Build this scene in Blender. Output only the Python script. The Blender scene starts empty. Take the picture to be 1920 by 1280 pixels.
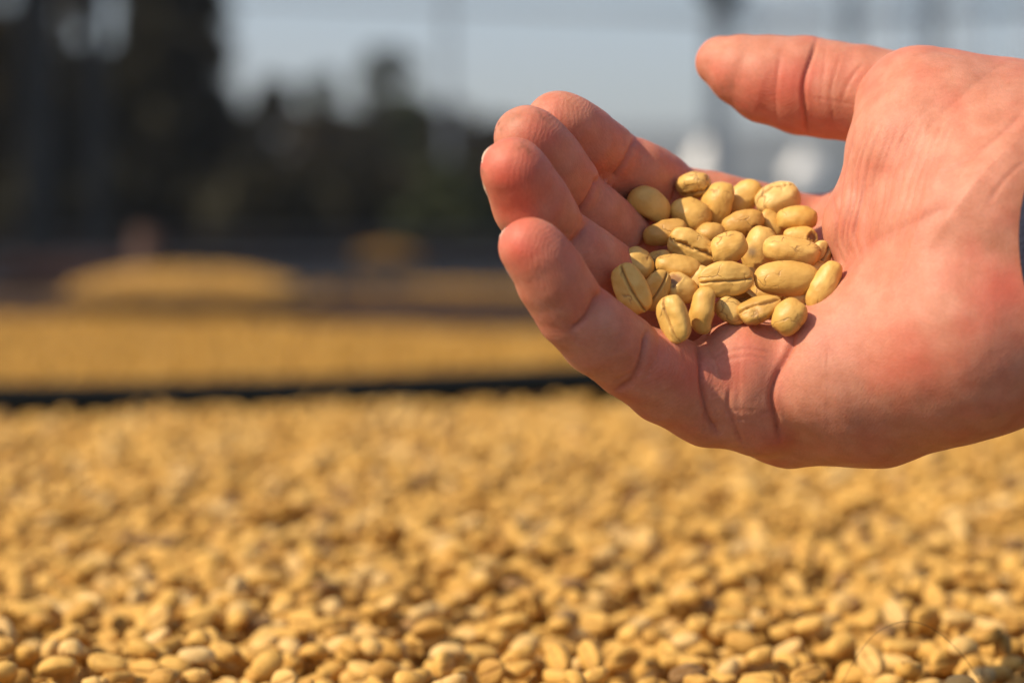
import bpy, bmesh, math, random
import numpy as np
from mathutils import Vector, Matrix, Euler, Quaternion, noise as mnoise

# ------------------------------------------------------------------ camera
F_PX = 4305.0            # focal length in photograph pixels (50 mm on a 22.3 mm wide sensor)
D0 = 478.0               # focus distance in millimetres
CAM_H = 0.95             # camera height above the ground
HORIZON = 400.0          # photograph row of the horizon
PITCH = math.atan((640 - HORIZON) / F_PX)
scene = bpy.context.scene
cam_data = bpy.data.cameras.new('camera')
cam = bpy.data.objects.new('camera', cam_data)
scene.collection.objects.link(cam)
cam.location = (0, 0, CAM_H)
cam.rotation_euler = (math.pi / 2 - PITCH, 0, 0)
cam_data.sensor_fit = 'HORIZONTAL'
cam_data.sensor_width = 22.3
cam_data.lens = 50.0
cam_data.clip_start = 0.02
cam_data.clip_end = 3000
cam_data.dof.use_dof = True
cam_data.dof.focus_distance = 0.474
cam_data.dof.aperture_fstop = 5.4
scene.camera = cam
CAM_M = Matrix.Translation((0, 0, CAM_H)) @ Matrix.Rotation(math.pi / 2 - PITCH, 4, 'X')

# ------------------------------------------------------------------ sky and sun
SUN_DIR = Vector((-0.66, -0.33, 0.67)).normalized()      # towards the sun
elev = math.asin(SUN_DIR.z)
azim = math.atan2(SUN_DIR.x, SUN_DIR.y)
world = bpy.data.worlds.new('World')
scene.world = world
world.use_nodes = True
wn = world.node_tree.nodes
wl = world.node_tree.links
for n in list(wn):
    wn.remove(n)
w_out = wn.new('ShaderNodeOutputWorld')
w_bg = wn.new('ShaderNodeBackground')
w_sky = wn.new('ShaderNodeTexSky')
w_sky.sky_type = 'NISHITA'
w_sky.sun_disc = False
w_sky.sun_elevation = elev
w_sky.sun_rotation = azim
w_sky.air_density = 1.0
w_sky.dust_density = 1.4
w_sky.ozone_density = 2.0
w_bg.inputs['Strength'].default_value = 0.13
wl.new(w_sky.outputs['Color'], w_bg.inputs['Color'])
wl.new(w_bg.outputs['Background'], w_out.inputs['Surface'])
sun_data = bpy.data.lights.new('sun', 'SUN')
sun_data.energy = 5.0
sun_data.angle = math.radians(0.53)
sun_data.color = (1.0, 0.86, 0.65)
sun = bpy.data.objects.new('sun', sun_data)
scene.collection.objects.link(sun)
sun.rotation_euler = SUN_DIR.to_track_quat('Z', 'Y').to_euler()
sun.location = (-3, -3, 6)
scene.view_settings.view_transform = 'Standard'
scene.view_settings.look = 'None'
scene.view_settings.exposure = 0.20
scene.view_settings.gamma = 1.0
scene.view_settings.use_curve_mapping = False
scene.cycles.max_bounces = 8
scene.cycles.use_denoising = True

COL = scene.collection
rng = np.random.default_rng(7)
random.seed(7)

# ------------------------------------------------------------------ helpers
def P(px, py, z=0.0):
    """photograph pixel at z millimetres in front of the focus plane -> camera-aligned millimetres"""
    d = D0 - z
    return np.array([(px - 960.0) / F_PX * d, (640.0 - py) / F_PX * d, z])

def cam_to_world(a):
    """(N,3) camera-aligned millimetres -> world metres"""
    a = np.asarray(a, dtype=np.float64)
    m = np.array(CAM_M)
    q = np.column_stack([a[:, 0], a[:, 1], a[:, 2] - D0]) / 1000.0
    return q @ m[:3, :3].T + m[:3, 3]

def link(o, parent=None):
    COL.objects.link(o)
    if parent is not None:
        o.parent = parent
    return o

def tag(o, label=None, cat=None, group=None, kind=None):
    if label: o['label'] = label
    if cat: o['category'] = cat
    if group: o['group'] = group
    if kind: o['kind'] = kind
    return o

def mesh_obj(name, verts, faces, mat=None, parent=None, smooth=True, loc=None):
    me = bpy.data.meshes.new(name)
    me.from_pydata([tuple(v) for v in verts], [], [tuple(f) for f in faces])
    if smooth:
        me.shade_smooth()
    if mat: me.materials.append(mat)
    o = bpy.data.objects.new(name, me)
    if loc is not None: o.location = loc
    return link(o, parent)

class MB:
    """collects simple shapes into one mesh"""
    def __init__(self): self.v, self.f = [], []
    def add(self, verts, faces):
        n = len(self.v); self.v += [tuple(x) for x in verts]; self.f += [tuple(i + n for i in f) for f in faces]
    def box(self, c, s, rz=0.0):
        cs, sn = math.cos(rz), math.sin(rz); vs = []
        for dz in (-.5, .5):
            for dx, dy in ((-.5, -.5), (.5, -.5), (.5, .5), (-.5, .5)):
                x, y = dx * s[0], dy * s[1]
                vs.append((c[0] + x * cs - y * sn, c[1] + x * sn + y * cs, c[2] + dz * s[2]))
        self.add(vs, [(3, 2, 1, 0), (4, 5, 6, 7), (0, 1, 5, 4), (1, 2, 6, 5), (2, 3, 7, 6), (3, 0, 4, 7)])
    def tube(self, pts, radii, n=8):
        pts = [Vector(p) for p in pts]; rings = []
        for i, p in enumerate(pts):
            t = (pts[min(i + 1, len(pts) - 1)] - pts[max(i - 1, 0)]).normalized()
            a = t.orthogonal().normalized() if i == 0 else (prev - t * prev.dot(t)).normalized()
            prev = a; b = t.cross(a); r = radii[i] if hasattr(radii, '__len__') else radii
            rings.append([p + (a * math.cos(q) + b * math.sin(q)) * r for q in [2 * math.pi * k / n for k in range(n)]])
        vs = [v for rg in rings for v in rg]; fs = []
        for i in range(len(pts) - 1):
            for k in range(n):
                fs.append((i * n + k, i * n + (k + 1) % n, (i + 1) * n + (k + 1) % n, (i + 1) * n + k))
        fs.append(tuple(reversed(range(n)))); fs.append(tuple((len(pts) - 1) * n + k for k in range(n)))
        self.add(vs, fs)
    def build(self, name, mat, parent=None, smooth=False, loc=None):
        return mesh_obj(name, self.v, self.f, mat, parent, smooth, loc)

def new_mat(name):
    m = bpy.data.materials.new(name); m.use_nodes = True
    nt = m.node_tree
    b = nt.nodes['Principled BSDF']
    return m, nt, b

def N(nt, kind, **kw):
    n = nt.nodes.new(kind)
    for k, v in kw.items():
        if k.startswith('i_'):
            n.inputs[k[2:].replace('_', ' ')].default_value = v
        else:
            setattr(n, k, v)
    return n

def ramp(nt, stops, interp='LINEAR'):
    r = nt.nodes.new('ShaderNodeValToRGB'); cr = r.color_ramp; cr.interpolation = interp
    while len(cr.elements) < len(stops): cr.elements.new(0.5)
    for e, (p, c) in zip(cr.elements, stops):
        e.position = p; e.color = (*c, 1) if len(c) == 3 else c
    return r

def noisy_mat(name, c0, c1, scale, rough=0.8, bump=0.0, detail=4.0, stretch=None, spec=.5):
    m, nt, b = new_mat(name); b.inputs['Specular IOR Level'].default_value = spec
    tc = N(nt, 'ShaderNodeTexCoord'); nz = N(nt, 'ShaderNodeTexNoise')
    nz.inputs['Scale'].default_value = scale; nz.inputs['Detail'].default_value = detail
    src = tc.outputs['Object']
    if stretch:
        mp = N(nt, 'ShaderNodeMapping'); mp.inputs['Scale'].default_value = stretch
        nt.links.new(src, mp.inputs['Vector']); src = mp.outputs['Vector']
    nt.links.new(src, nz.inputs['Vector'])
    r = ramp(nt, [(0.3, c0), (0.7, c1)])
    nt.links.new(nz.outputs['Fac'], r.inputs['Fac']); nt.links.new(r.outputs['Color'], b.inputs['Base Color'])
    b.inputs['Roughness'].default_value = rough
    if bump:
        bp = N(nt, 'ShaderNodeBump'); bp.inputs['Strength'].default_value = bump; bp.inputs['Distance'].default_value = 0.01
        nt.links.new(nz.outputs['Fac'], bp.inputs['Height']); nt.links.new(bp.outputs['Normal'], b.inputs['Normal'])
    return m

def smooth_poly(poly, it=2):
    p = [np.array(x, float) for x in poly]
    for _ in range(it):
        q = [p[0]]
        for a, b in zip(p[:-1], p[1:]):
            q += [a * .75 + b * .25, a * .25 + b * .75]
        q.append(p[-1]); p = q
    return p

_NT = np.random.default_rng(11).uniform(-1, 1, (32, 32, 32))
def vnoise(pts, scale, octaves=3, seed=0.0):
    out = np.zeros(len(pts)); amp = 1.0; tot = 0.0
    for o in range(octaves):
        q = pts * scale * (2.03 ** o) + np.array([seed + o * 5.7, -seed + 3.1 * o, seed * .7])
        i = np.floor(q).astype(int); f = q - i; f = f * f * (3 - 2 * f)
        r = np.zeros(len(pts))
        for a in (0, 1):
            for b in (0, 1):
                for c in (0, 1):
                    w = (f[:, 0] if a else 1 - f[:, 0]) * (f[:, 1] if b else 1 - f[:, 1]) * (f[:, 2] if c else 1 - f[:, 2])
                    r += w * _NT[(i[:, 0] + a) % 32, (i[:, 1] + b) % 32, (i[:, 2] + c) % 32]
        out += r * amp; tot += amp; amp *= .5
    return out / tot * 1.6


# ================================================================== THE DRYING YARD
BEAN_Z = CAM_H - .111          # top of the beans on the near tray
TABLE_Z = CAM_H - .150
TRAY3_Z = CAM_H - .119
T1_ANGLE = math.atan(.105)
M_WOOD = noisy_mat('weathered_wood', (0.10, 0.055, 0.03), (0.20, 0.12, 0.07), 9, .85, .3, stretch=(1, 8, 8))
M_BROWN = noisy_mat('brown_net', (0.030, 0.015, 0.008), (0.05, 0.026, 0.013), 60, .9, .2, spec=.08)
M_NET = noisy_mat('black_net', (0.006, 0.008, 0.009), (0.012, 0.015, 0.016), 160, .85, .3, spec=.08)
M_SHADE = noisy_mat('shade_black', (0.008, 0.006, 0.005), (0.013, 0.010, 0.008), 12, .6, .2, spec=.08)  # near-black that stands for the shade on the far tables
M_STEEL = noisy_mat('galvanised_steel', (0.12, 0.145, 0.18), (0.18, 0.21, 0.25), 30, .55)
M_DARKPOST = noisy_mat('dark_post', (0.007, 0.009, 0.012), (0.013, 0.016, 0.020), 14, .7, spec=.08)
M_GROUND = noisy_mat('earth', (0.10, 0.075, 0.05), (0.17, 0.13, 0.085), 1.5, .95, .4)
M_BARK = noisy_mat('bark', (0.05, 0.035, 0.025), (0.09, 0.065, 0.045), 8, .9, .5)

g_ = MB()
NG = 40; RG = 1400.0
vs = [(0, 0, 0)] + [(math.cos(2 * math.pi * i / 48) * r, math.sin(2 * math.pi * i / 48) * r, 0) for r in (8, 40, 200, RG) for i in range(48)]
fs = [(0, 1 + i, 1 + (i + 1) % 48) for i in range(48)]
for k in range(3):
    for i in range(48):
        fs.append((1 + k * 48 + i, 1 + (k + 1) * 48 + i, 1 + (k + 1) * 48 + (i + 1) % 48, 1 + k * 48 + (i + 1) % 48))
tag(mesh_obj('ground', vs, fs, M_GROUND, smooth=False), kind='structure')

def table(loc_y, depth, x0, x1, top_z, lining, label, group=None, net_mat=None, rail=.05, shade_skirt=None, shear=0.0, rails=True):
    """raised drying table: rails, net lining, cross slats and legs"""
    root = bpy.data.objects.new('drying_table', None); link(root); cx = (x0 + x1) / 2
    root.location = (cx, loc_y + depth / 2, 0)
    tag(root, label, 'table', group)
    w = x1 - x0
    def y_at(x, v): return (v - .5) * depth + shear * x
    def part(name, fn, mat):
        m = MB(); fn(m); return m.build(name, mat, root)
    def strip(m, v, zc, th, hh):
        n = 2
        a = (-w / 2, y_at(-w / 2, v)); b = (w / 2, y_at(w / 2, v)); L = math.hypot(b[0] - a[0], b[1] - a[1])
        m.box(((a[0] + b[0]) / 2, (a[1] + b[1]) / 2, zc), (L, th, hh), math.atan2(b[1] - a[1], b[0] - a[0]))
    if rails:
        part('rail', lambda m: strip(m, 0, top_z - rail * .5 - .012, .03, rail), M_WOOD)
        part('rail', lambda m: strip(m, 1, top_z - rail * .5 - .012, .03, rail), M_WOOD)
        for s in (-1, 1):
            part('rail', lambda m: m.box((s * (w / 2 - .02), shear * s * w / 2, top_z - rail * .5 - .014), (.03, depth - .04, rail)), M_WOOD)
    def lin(m):
        m.box((0, 0, top_z - .022), (w - .09, depth - .10 - abs(shear) * w, .004))
    part('net_lining', lin, net_mat or M_NET)
    k = max(2, int(w / .6))
    for i in range(k):
        x = -w / 2 + .25 + (w - .5) * i / (k - 1)
        part('slat', lambda m: m.box((x, shear * x, top_z - .049), (.04, depth - .04, .025)), M_WOOD)
    for sx in (-1, 1):
        for v in (0.06, .94):
            part('leg', lambda m: m.box((sx * (w / 2 - .08), y_at(sx * (w / 2 - .08), v), (top_z - .064) / 2), (.05, .05, top_z - .064)), M_WOOD)
    if shade_skirt:  # black sheets added to stand for shade over and below the table
        part('shade_cover', lambda m: m.box((0, 0, top_z - .001), (w + .03, depth + .03, .006)), shade_skirt)
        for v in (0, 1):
            part('shade_flap', lambda m: m.box((0, (v - .5) * (depth + .05), top_z - .20), (w + .03, .006, .40)), shade_skirt)
    return root

# near tray, with the rolled net edge that shows as a dark line behind its beans
t1 = table(.36, 1.10, -.80, .90, BEAN_Z - .006, None, 'raised wooden drying table in front, covered with beans', shear=.105, rails=True)
edge_px = [(-500, 752), (0, 746), (300, 742), (600, 733), (900, 719), (1130, 707), (1500, 699), (1920, 695), (2400, 695)]
ep = []
for ex, ey in edge_px:
    y = 1.385
    for _ in range(4):
        x = (ex - 960) / F_PX * y; y = 1.415 + .105 * (x + .31)
    ep.append((x, y, CAM_H - (ey - 400) / F_PX * y))
m = MB(); m.tube([tuple(v) for v in smooth_poly(ep, 2)], .009, 8)
eo = m.build('rolled_net_edge', M_NET, smooth=True)
eo.parent = t1; eo.matrix_parent_inverse = Matrix.Translation(-Vector(t1.location))
m = MB()      # net hanging behind the rolled edge
spe = smooth_poly(ep, 2)
for a, b in zip(spe[:-1], spe[1:]):
    m.add([(a[0], a[1] + .006, a[2]), (b[0], b[1] + .006, b[2]), (b[0], b[1] + .012, b[2] - .09), (a[0], a[1] + .012, a[2] - .09)], [(0, 1, 2, 3)])
no = m.build('hanging_net', M_NET); no.parent = t1; no.matrix_parent_inverse = Matrix.Translation(-Vector(t1.location))

def bed2(x, y):
    v = np.clip((y - 1.55) / .85, 0, 1)
    left = 1 / (1 + np.exp((x + .18) / .11))
    return CAM_H - .1215 + v ** 1.2 * (-.009 + .016 * left) + .002 * np.sin(x * 9 + 2) * np.sin(y * 7) + .0012 * np.sin(x * 41) * np.sin(y * 37)
def heap3(x, y):
    return .031 * np.clip(1 - (np.abs(x + .495) / .170) ** 2.2, 0, 1) ** .8 * np.clip(1 - ((y - 3.48) / .17) ** 2, 0, 1) + .008 * np.sin(x * 13) * 0
def bed3(x, y): return TRAY3_Z + heap3(x, y)

def bed_mesh(name, x0, x1, y0, y1, fn, n, label, drop=.004):
    X, Y = np.meshgrid(np.linspace(x0, x1, n), np.linspace(y0, y1, n), indexing='ij'); Z = fn(X, Y) - drop
    v = np.column_stack([X.ravel(), Y.ravel(), Z.ravel()])
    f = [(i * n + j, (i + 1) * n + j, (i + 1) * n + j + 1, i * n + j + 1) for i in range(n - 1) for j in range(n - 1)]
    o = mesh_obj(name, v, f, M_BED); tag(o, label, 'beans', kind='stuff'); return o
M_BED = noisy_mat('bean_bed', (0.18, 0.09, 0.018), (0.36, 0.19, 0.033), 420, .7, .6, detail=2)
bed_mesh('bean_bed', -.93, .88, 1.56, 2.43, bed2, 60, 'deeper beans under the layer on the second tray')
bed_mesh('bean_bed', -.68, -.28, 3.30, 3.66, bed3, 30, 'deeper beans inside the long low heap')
table(1.50, .97, -1.0, .95, CAM_H - .128, None, 'raised wooden drying table just behind the rolled net edge, thick with beans')
table(2.58, 1.22, -1.3, 1.3, TRAY3_Z - .002, None, 'raised drying table with brown net carrying a long low heap of beans', net_mat=M_BROWN)
table(4.3, 1.1, -1.9, 1.5, CAM_H - .135, None, 'drying table with shade added as black sheets, behind the brown net tray', shade_skirt=M_SHADE, group='tables with black shade sheets')
table(6.6, 1.1, -2.6, 2.0, TABLE_Z + .015, None, 'drying table with shade added as black sheets and a small bean heap on it', shade_skirt=M_SHADE, group='tables with black shade sheets')
table(9.2, 1.2, -3.2, 2.6, TABLE_Z + .05, None, 'farthest drying table with shade added as black sheets, below the shrubs', shade_skirt=M_SHADE, group='tables with black shade sheets')

# stub of a red brown post at the corner of the brown net tray
m = MB(); m.tube([(-.635, 3.99, .0), (-.635, 3.99, .86), (-.633, 3.99, CAM_H - .028)], [.028, .027, .024], 10)
tag(m.build('wooden_stake', noisy_mat('red_wood', (.035, .014, .008), (.06, .024, .013), 14, .8, .3), smooth=True), 'short red brown stake standing behind the long bean heap', 'stake')
# folded sack, reddish, on the first table with black shade sheets
m = MB()
for k, (zz, s) in enumerate(((-.133, 1.0), (-.120, .97), (-.108, .9))):
    m.box((-.92 + .01 * k, 4.75, CAM_H + zz + .008), (.26 * s, .20 * s, .012), .1 * k)
tag(m.build('folded_sack', noisy_mat('sack_cloth', (.04, .016, .012), (.06, .024, .018), 60, .95, .4)), 'folded red brown sack lying on the table with black shade sheets', 'sack')

# posts and rails of the open drying shed
def post(px_, d, w, h, mat, label, group, base=True):
    x = (px_ - 960) / F_PX * d
    root = bpy.data.objects.new('shed_post', None); link(root); root.location = (x, d, 0); tag(root, label, 'post', group)
    m = MB(); m.box((0, 0, h / 2), (w, w, h)); m.build('shaft', mat, root)
    m = MB(); m.box((0, 0, .04), (w * 2.6, w * 2.6, .08)); m.build('footing', M_GROUND, root)
    m = MB(); m.box((0, 0, h + .01), (w * 1.5, w * 1.5, .02)); m.build('cap_plate', mat, root)
    return root
post(76, 5.9, .075, 2.9, M_DARKPOST, 'dark blue grey shed post beside the tall dark tree', None)
post(182, 8.8, .075, 2.9, M_DARKPOST, 'dark shed post directly in front of the tall dark tree', None)
post(840, 16, .05, 2.9, M_STEEL, 'slim pale steel post standing alone above the shrubs', None)
SG = 'steel posts of the drying shed'
for k, (px_, d, w) in enumerate(((1345, 8.0, .075), (1592, 9.6, .06), (1745, 9.6, .065))):
    post(px_, d, w, 2.9, M_STEEL, ['galvanised steel post behind the thumb tip with a dark bundle at its top'][0] if k == 0 else 'slim steel post between hanging sheets behind the hand', SG if k else None)
m = MB(); m.tube([(-1.35, 11.6, CAM_H + 1.085), (-.4, 10.2, CAM_H + .925), (.85, 8.2, CAM_H + .70)], .018, 8)
tag(m.build('shed_rail', M_STEEL, smooth=True), 'thin pale rail sloping across the sky to the post with the bundle', 'rail')
m = MB(); m.tube([(.70, 8.0, CAM_H + .665), (1.9, 9.0, CAM_H + .80), (3.0, 9.6, CAM_H + .88)], .02, 8)
tag(m.build('shed_rail', M_STEEL, smooth=True), 'steel rail running over the hanging sheets behind the hand', 'rail')

# pale plastic sheets hung between the posts
M_FILM, nt_, b_ = new_mat('greenhouse_film')
tr_ = nt_.nodes.new('ShaderNodeBsdfTranslucent'); tr_.inputs['Color'].default_value = (.72, .78, .84, 1)
df_ = nt_.nodes.new('ShaderNodeBsdfDiffuse'); df_.inputs['Color'].default_value = (.84, .87, .90, 1)
tp_ = nt_.nodes.new('ShaderNodeBsdfTransparent')
m1_ = nt_.nodes.new('ShaderNodeMixShader'); m2_ = nt_.nodes.new('ShaderNodeMixShader'); m1_.inputs[0].default_value = .5; m2_.inputs[0].default_value = .80
nt_.links.new(df_.outputs[0], m1_.inputs[1]); nt_.links.new(tr_.outputs[0], m1_.inputs[2]); nt_.links.new(m1_.outputs[0], m2_.inputs[1]); nt_.links.new(tp_.outputs[0], m2_.inputs[2])
nt_.links.new(m2_.outputs[0], nt_.nodes['Material Output'].inputs['Surface'])
for k, (xa, xb, ya, yb) in enumerate(((1400, 1560, -700, 175), (1620, 1715, -700, 205), (1775, 1850, -700, 190), (1890, 2150, -700, 200))):
    d = 9.75; n = 14; v, f = [], []
    for i in range(n):
        t = i / (n - 1); xx = (xa + (xb - xa) * t - 960) / F_PX * d; yo = .02 * math.sin(t * 9 + k)
        v += [(xx, d + yo, CAM_H + (400 - yb) / F_PX * d), (xx, d + yo, CAM_H + (400 - ya) / F_PX * d)]
        if i: f.append((2 * i - 2, 2 * i, 2 * i + 1, 2 * i - 1))
    o = mesh_obj('plastic_sheet', v, f, M_FILM)
    md = o.modifiers.new('thickness', 'SOLIDIFY'); md.thickness = .0006
    tag(o, 'pale translucent plastic sheet hanging between slim steel posts', 'sheet', 'hanging plastic sheets')
m = MB()
for k in range(9):
    a = k * .7
    m.tube([(.70 + .05 * math.sin(a), 7.93 + .03 * math.cos(a), CAM_H + .86), (.72 + .055 * math.sin(a + .4), 7.92, CAM_H + .775), (.73 + .03 * math.sin(a), 7.93, CAM_H + .715)], [.028, .034, .012], 7)
tag(m.build('net_bundle', M_NET, smooth=True), 'dark bundle of rolled shade net tied to the top of a steel post', 'net')

# white sacks standing on a bench behind the hand
bench = bpy.data.objects.new('work_bench', None); link(bench); bench.location = (.85, 8.6, 0); tag(bench, 'low grey bench carrying two white sacks behind the hand', 'bench')
mb = MB(); mb.box((0, 0, 1.03), (1.3, .45, .03)); mb.build('top', M_STEEL, bench)
for sx in (-1, 1):
    for sy in (-1, 1):
        mb = MB(); mb.box((sx * .6, sy * .18, .5075), (.04, .04, 1.015)); mb.build('leg', M_STEEL, bench)
M_WHITE = noisy_mat('white_sack', (.82, .80, .77), (.88, .87, .85), 40, .8, .4)
for k, px_ in enumerate((1322, 1505)):
    xx = (px_ - 960) / F_PX * 8.6
    prof = [(.0, .0), (.055, .0), (.075, .03), (.078, .07), (.066, .11), (.035, .135), (.022, .145), (.032, .165), (.0, .168)]
    v, f = [], []; n = 16
    for r, zz in [(a_ * .85, b_ * (1.05 if k == 0 else .85)) for a_, b_ in prof]:
        for i in range(n):
            a = 2 * math.pi * i / n; q = 1 + .06 * math.sin(3 * a + k * 2) * (r > .025)
            v.append((xx + r * q * math.cos(a), 8.6 + r * q * math.sin(a), 1.0452 + (zz if k == 0 else zz * .92)))
    for j in range(len(prof) - 1):
        for i in range(n):
            f.append((j * n + i, j * n + (i + 1) % n, (j + 1) * n + (i + 1) % n, (j + 1) * n + i))
    o = mesh_obj('white_sack', v, f, M_WHITE); tag(o, ['small tied white sack on the bench, nearer the fingers', 'small tied white sack on the bench, nearer the ball of the thumb'][k], 'sack')

# ---- trees and shrubs
def leaf_mat(name, c0, c1, scale=2.0):
    m, nt, b = new_mat(name)
    tc = N(nt, 'ShaderNodeTexCoord'); nz = N(nt, 'ShaderNodeTexNoise'); nz.inputs['Scale'].default_value = scale; nz.inputs['Detail'].default_value = 3
    nt.links.new(tc.outputs['Object'], nz.inputs['Vector']); r = ramp(nt, [(.35, c0), (.65, c1)])
    nt.links.new(nz.outputs['Fac'], r.inputs['Fac']); nt.links.new(r.outputs['Color'], b.inputs['Base Color']); b.inputs['Roughness'].default_value = .7; b.inputs['Specular IOR Level'].default_value = .2
    return m
M_LEAF = [leaf_mat('dark_leaves', (.017, .015, .007), (.034, .029, .012)), leaf_mat('brown_leaves', (.034, .026, .012), (.06, .045, .02)), leaf_mat('green_leaves', (.024, .030, .011), (.048, .055, .02))]
def tree(name, px_, d, top_py, half_w_px, label, leaf, seed, group=None, n=2600, size=.10, shape='round', base_frac=.25):
    g = np.random.default_rng(seed)
    x = (px_ - 960) / F_PX * d; H = CAM_H + (400 - top_py) / F_PX * d; R = half_w_px / F_PX * d
    root = bpy.data.objects.new(name, None); link(root); root.location = (x, d, 0); tag(root, label, 'tree' if 'tree' in name else 'shrub', group)
    m = MB(); m.tube([(0, 0, 0), (.03, 0, H * .35), (-.02, .02, H * .7), (0, 0, H * .93)], [.05 * H / 3, .04 * H / 3, .025 * H / 3, .008], 8)
    for k in range(9):
        zz = H * (base_frac + .6 * k / 9); a = k * 2.4; l = R * .8 * (1 - .5 * k / 9)
        m.tube([(0, 0, zz), (l * .5 * math.cos(a), l * .5 * math.sin(a), zz + l * .25), (l * math.cos(a), l * math.sin(a), zz + l * .4)], [.02 * H / 3, .013 * H / 3, .004], 6)
    m.build('trunk', M_BARK, root)
    # clumps of leaves spread through the crown
    n = int(n * 2.2); size *= 1.25; nc = 90; cz = base_frac + (1 - base_frac) * g.random(nc) ** .9
    if shape == 'cone': env = np.clip(1.08 - (cz - base_frac) / (1 - base_frac), .08, 1) ** .8
    else: env = np.sqrt(np.clip(1 - ((cz - (.5 + base_frac / 2)) / (.52 - base_frac / 2)) ** 2, .03, 1))
    ca = g.uniform(0, 6.28, nc); cr = R * env * np.sqrt(g.random(nc)) * .95
    cc = np.column_stack([cr * np.cos(ca), cr * np.sin(ca), cz * H])
    pick = g.integers(0, nc, n); cs = R * g.uniform(.14, .36, nc)
    off = g.normal(0, 1, (n, 3)); off /= np.linalg.norm(off, axis=1, keepdims=True); off *= (g.random(n) ** .45)[:, None]
    c = cc[pick] + off * cs[pick][:, None] * np.array([1, 1, .8]); c[:, 2] = np.clip(c[:, 2], .05, H)
    u = g.normal(0, 1, (n, 3)); u /= np.linalg.norm(u, axis=1, keepdims=True); w = np.cross(u, g.normal(0, 1, (n, 3))); w /= np.linalg.norm(w, axis=1, keepdims=True)
    s = size * g.uniform(.6, 1.2, n)[:, None]
    v = np.stack([c - u * s, c + w * s * .42, c + u * s, c - w * s * .42], 1).reshape(-1, 3)
    mesh_obj('crown', v, np.arange(4 * n).reshape(-1, 4).tolist(), M_LEAF[leaf], root, smooth=False)
    return root
tree('tall_tree', 320, 17, -330, 105, 'tall narrow dark tree rising out of the picture', 0, 1, n=6500, size=.10, shape='round', base_frac=.10)
tree('tall_tree', 395, 17.8, -60, 42, 'slim dark tree leaning on the tall narrow tree', 0, 2, n=1500, size=.08, base_frac=.2)
tree('bushy_tree', -10, 15, 20, 130, 'brownish bushy tree behind the dark blue grey shed post', 1, 3, n=4500, size=.09, base_frac=.05)
tree('bushy_tree', 175, 16, 105, 105, 'dark bushy tree between the two shed posts', 0, 4, n=3000, size=.09, base_frac=.05)
tree('bushy_tree', 285, 15.4, 70, 80, 'dark bushy tree crowding the foot of the tall narrow tree', 0, 5, n=3200, size=.09, base_frac=.05)
tree('bushy_tree', 95, 17, 150, 80, 'dark bushy tree behind the brownish bushy tree', 0, 6, n=3000, size=.10, base_frac=.05)
tree('airy_tree', 142, 22, -70, 62, 'thin airy tree rising between the two shed posts', 1, 7, n=900, size=.09, base_frac=.1)
tree('airy_tree', 15, 22, -90, 60, 'thin brown tree rising behind the brownish bushy tree', 1, 8, n=1100, size=.09, base_frac=.1)
SHR = 'dark shrubs behind the tables'
for k, (a, d, top, hw, lf) in enumerate(((440, 24, 215, 75, 0), (515, 26, 160, 62, 0), (600, 25, 215, 80, 1), (690, 25, 225, 80, 0), (770, 26, 195, 70, 2), (850, 26, 215, 70, 1), (930, 27, 235, 75, 0), (1010, 28, 245, 70, 2))):
    tree('coffee_shrub', a, d, top, hw, ['dark leafy shrub in the row behind the tables', 'brownish leafy shrub in the row behind the tables', 'green leafy shrub in the row behind the tables'][lf], lf, 10 + k, SHR, n=2200, size=.10, base_frac=.03)
tree('airy_tree', 725, 60, 100, 70, 'pale feathery tree standing above the shrub row', 2, 30, n=700, size=.17, base_frac=.3)
tree('airy_tree', 610, 44, 150, 42, 'small round tree peeping over the shrub row', 2, 31, n=1000, size=.15, base_frac=.3)
LOWR = 'low bushes below the shrub row'
for k, (a, lf) in enumerate(((60, 0), (210, 0), (340, 0), (470, 0), (600, 0), (730, 0), (850, 2), (960, 2), (1080, 2), (1200, 2))):
    tree('low_bush', a, 14.5 + .4 * (k % 3), 320 if k < 7 else 350, 95, 'low dark bush growing at the foot of the shrub row' if lf == 0 else 'low green bush at the foot of the shrub row', lf, 50 + k, LOWR, n=1600, size=.07, base_frac=.02)

# far hills
def hills(name, d, amp, base, seed, mat):
    g = np.random.default_rng(seed); n = 90; v, f = [], []
    for i in range(n):
        t = i / (n - 1); x = (t - .5) * d * 2.2
        h = base + amp * (.5 + .5 * math.sin(t * 11 + seed)) + amp * .3 * math.sin(t * 37 + seed * 2)
        v += [(x, d - 60, -2), (x, d, h), (x, d + 160, -2)]
        if i:
            a = 3 * (i - 1); b = 3 * i
            f += [(a, b, b + 1, a + 1), (a + 1, b + 1, b + 2, a + 2)]
    tag(mesh_obj(name, v, f, mat), kind='structure')
hills('hills', 520, 8, 14, 2, noisy_mat('hill_green', (.05, .06, .04), (.09, .095, .06), .03, .9))

# the hazy air of the valley
hz = MB(); hz.box((0, 360, 29), (1900, 840, 60))
M_HAZE = bpy.data.materials.new('haze'); M_HAZE.use_nodes = True
for n in list(M_HAZE.node_tree.nodes): M_HAZE.node_tree.nodes.remove(n)
ho = M_HAZE.node_tree.nodes.new('ShaderNodeOutputMaterial'); hv_ = M_HAZE.node_tree.nodes.new('ShaderNodeVolumePrincipled')
hv_.inputs['Color'].default_value = (.82, .86, .98, 1); hv_.inputs['Density'].default_value = .0012; hv_.inputs['Anisotropy'].default_value = .2
M_HAZE.node_tree.links.new(hv_.outputs[0], ho.inputs['Volume'])
tag(hz.build('haze', M_HAZE), 'thin pale haze hanging in the air over the yard', 'haze', kind='stuff')

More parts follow.
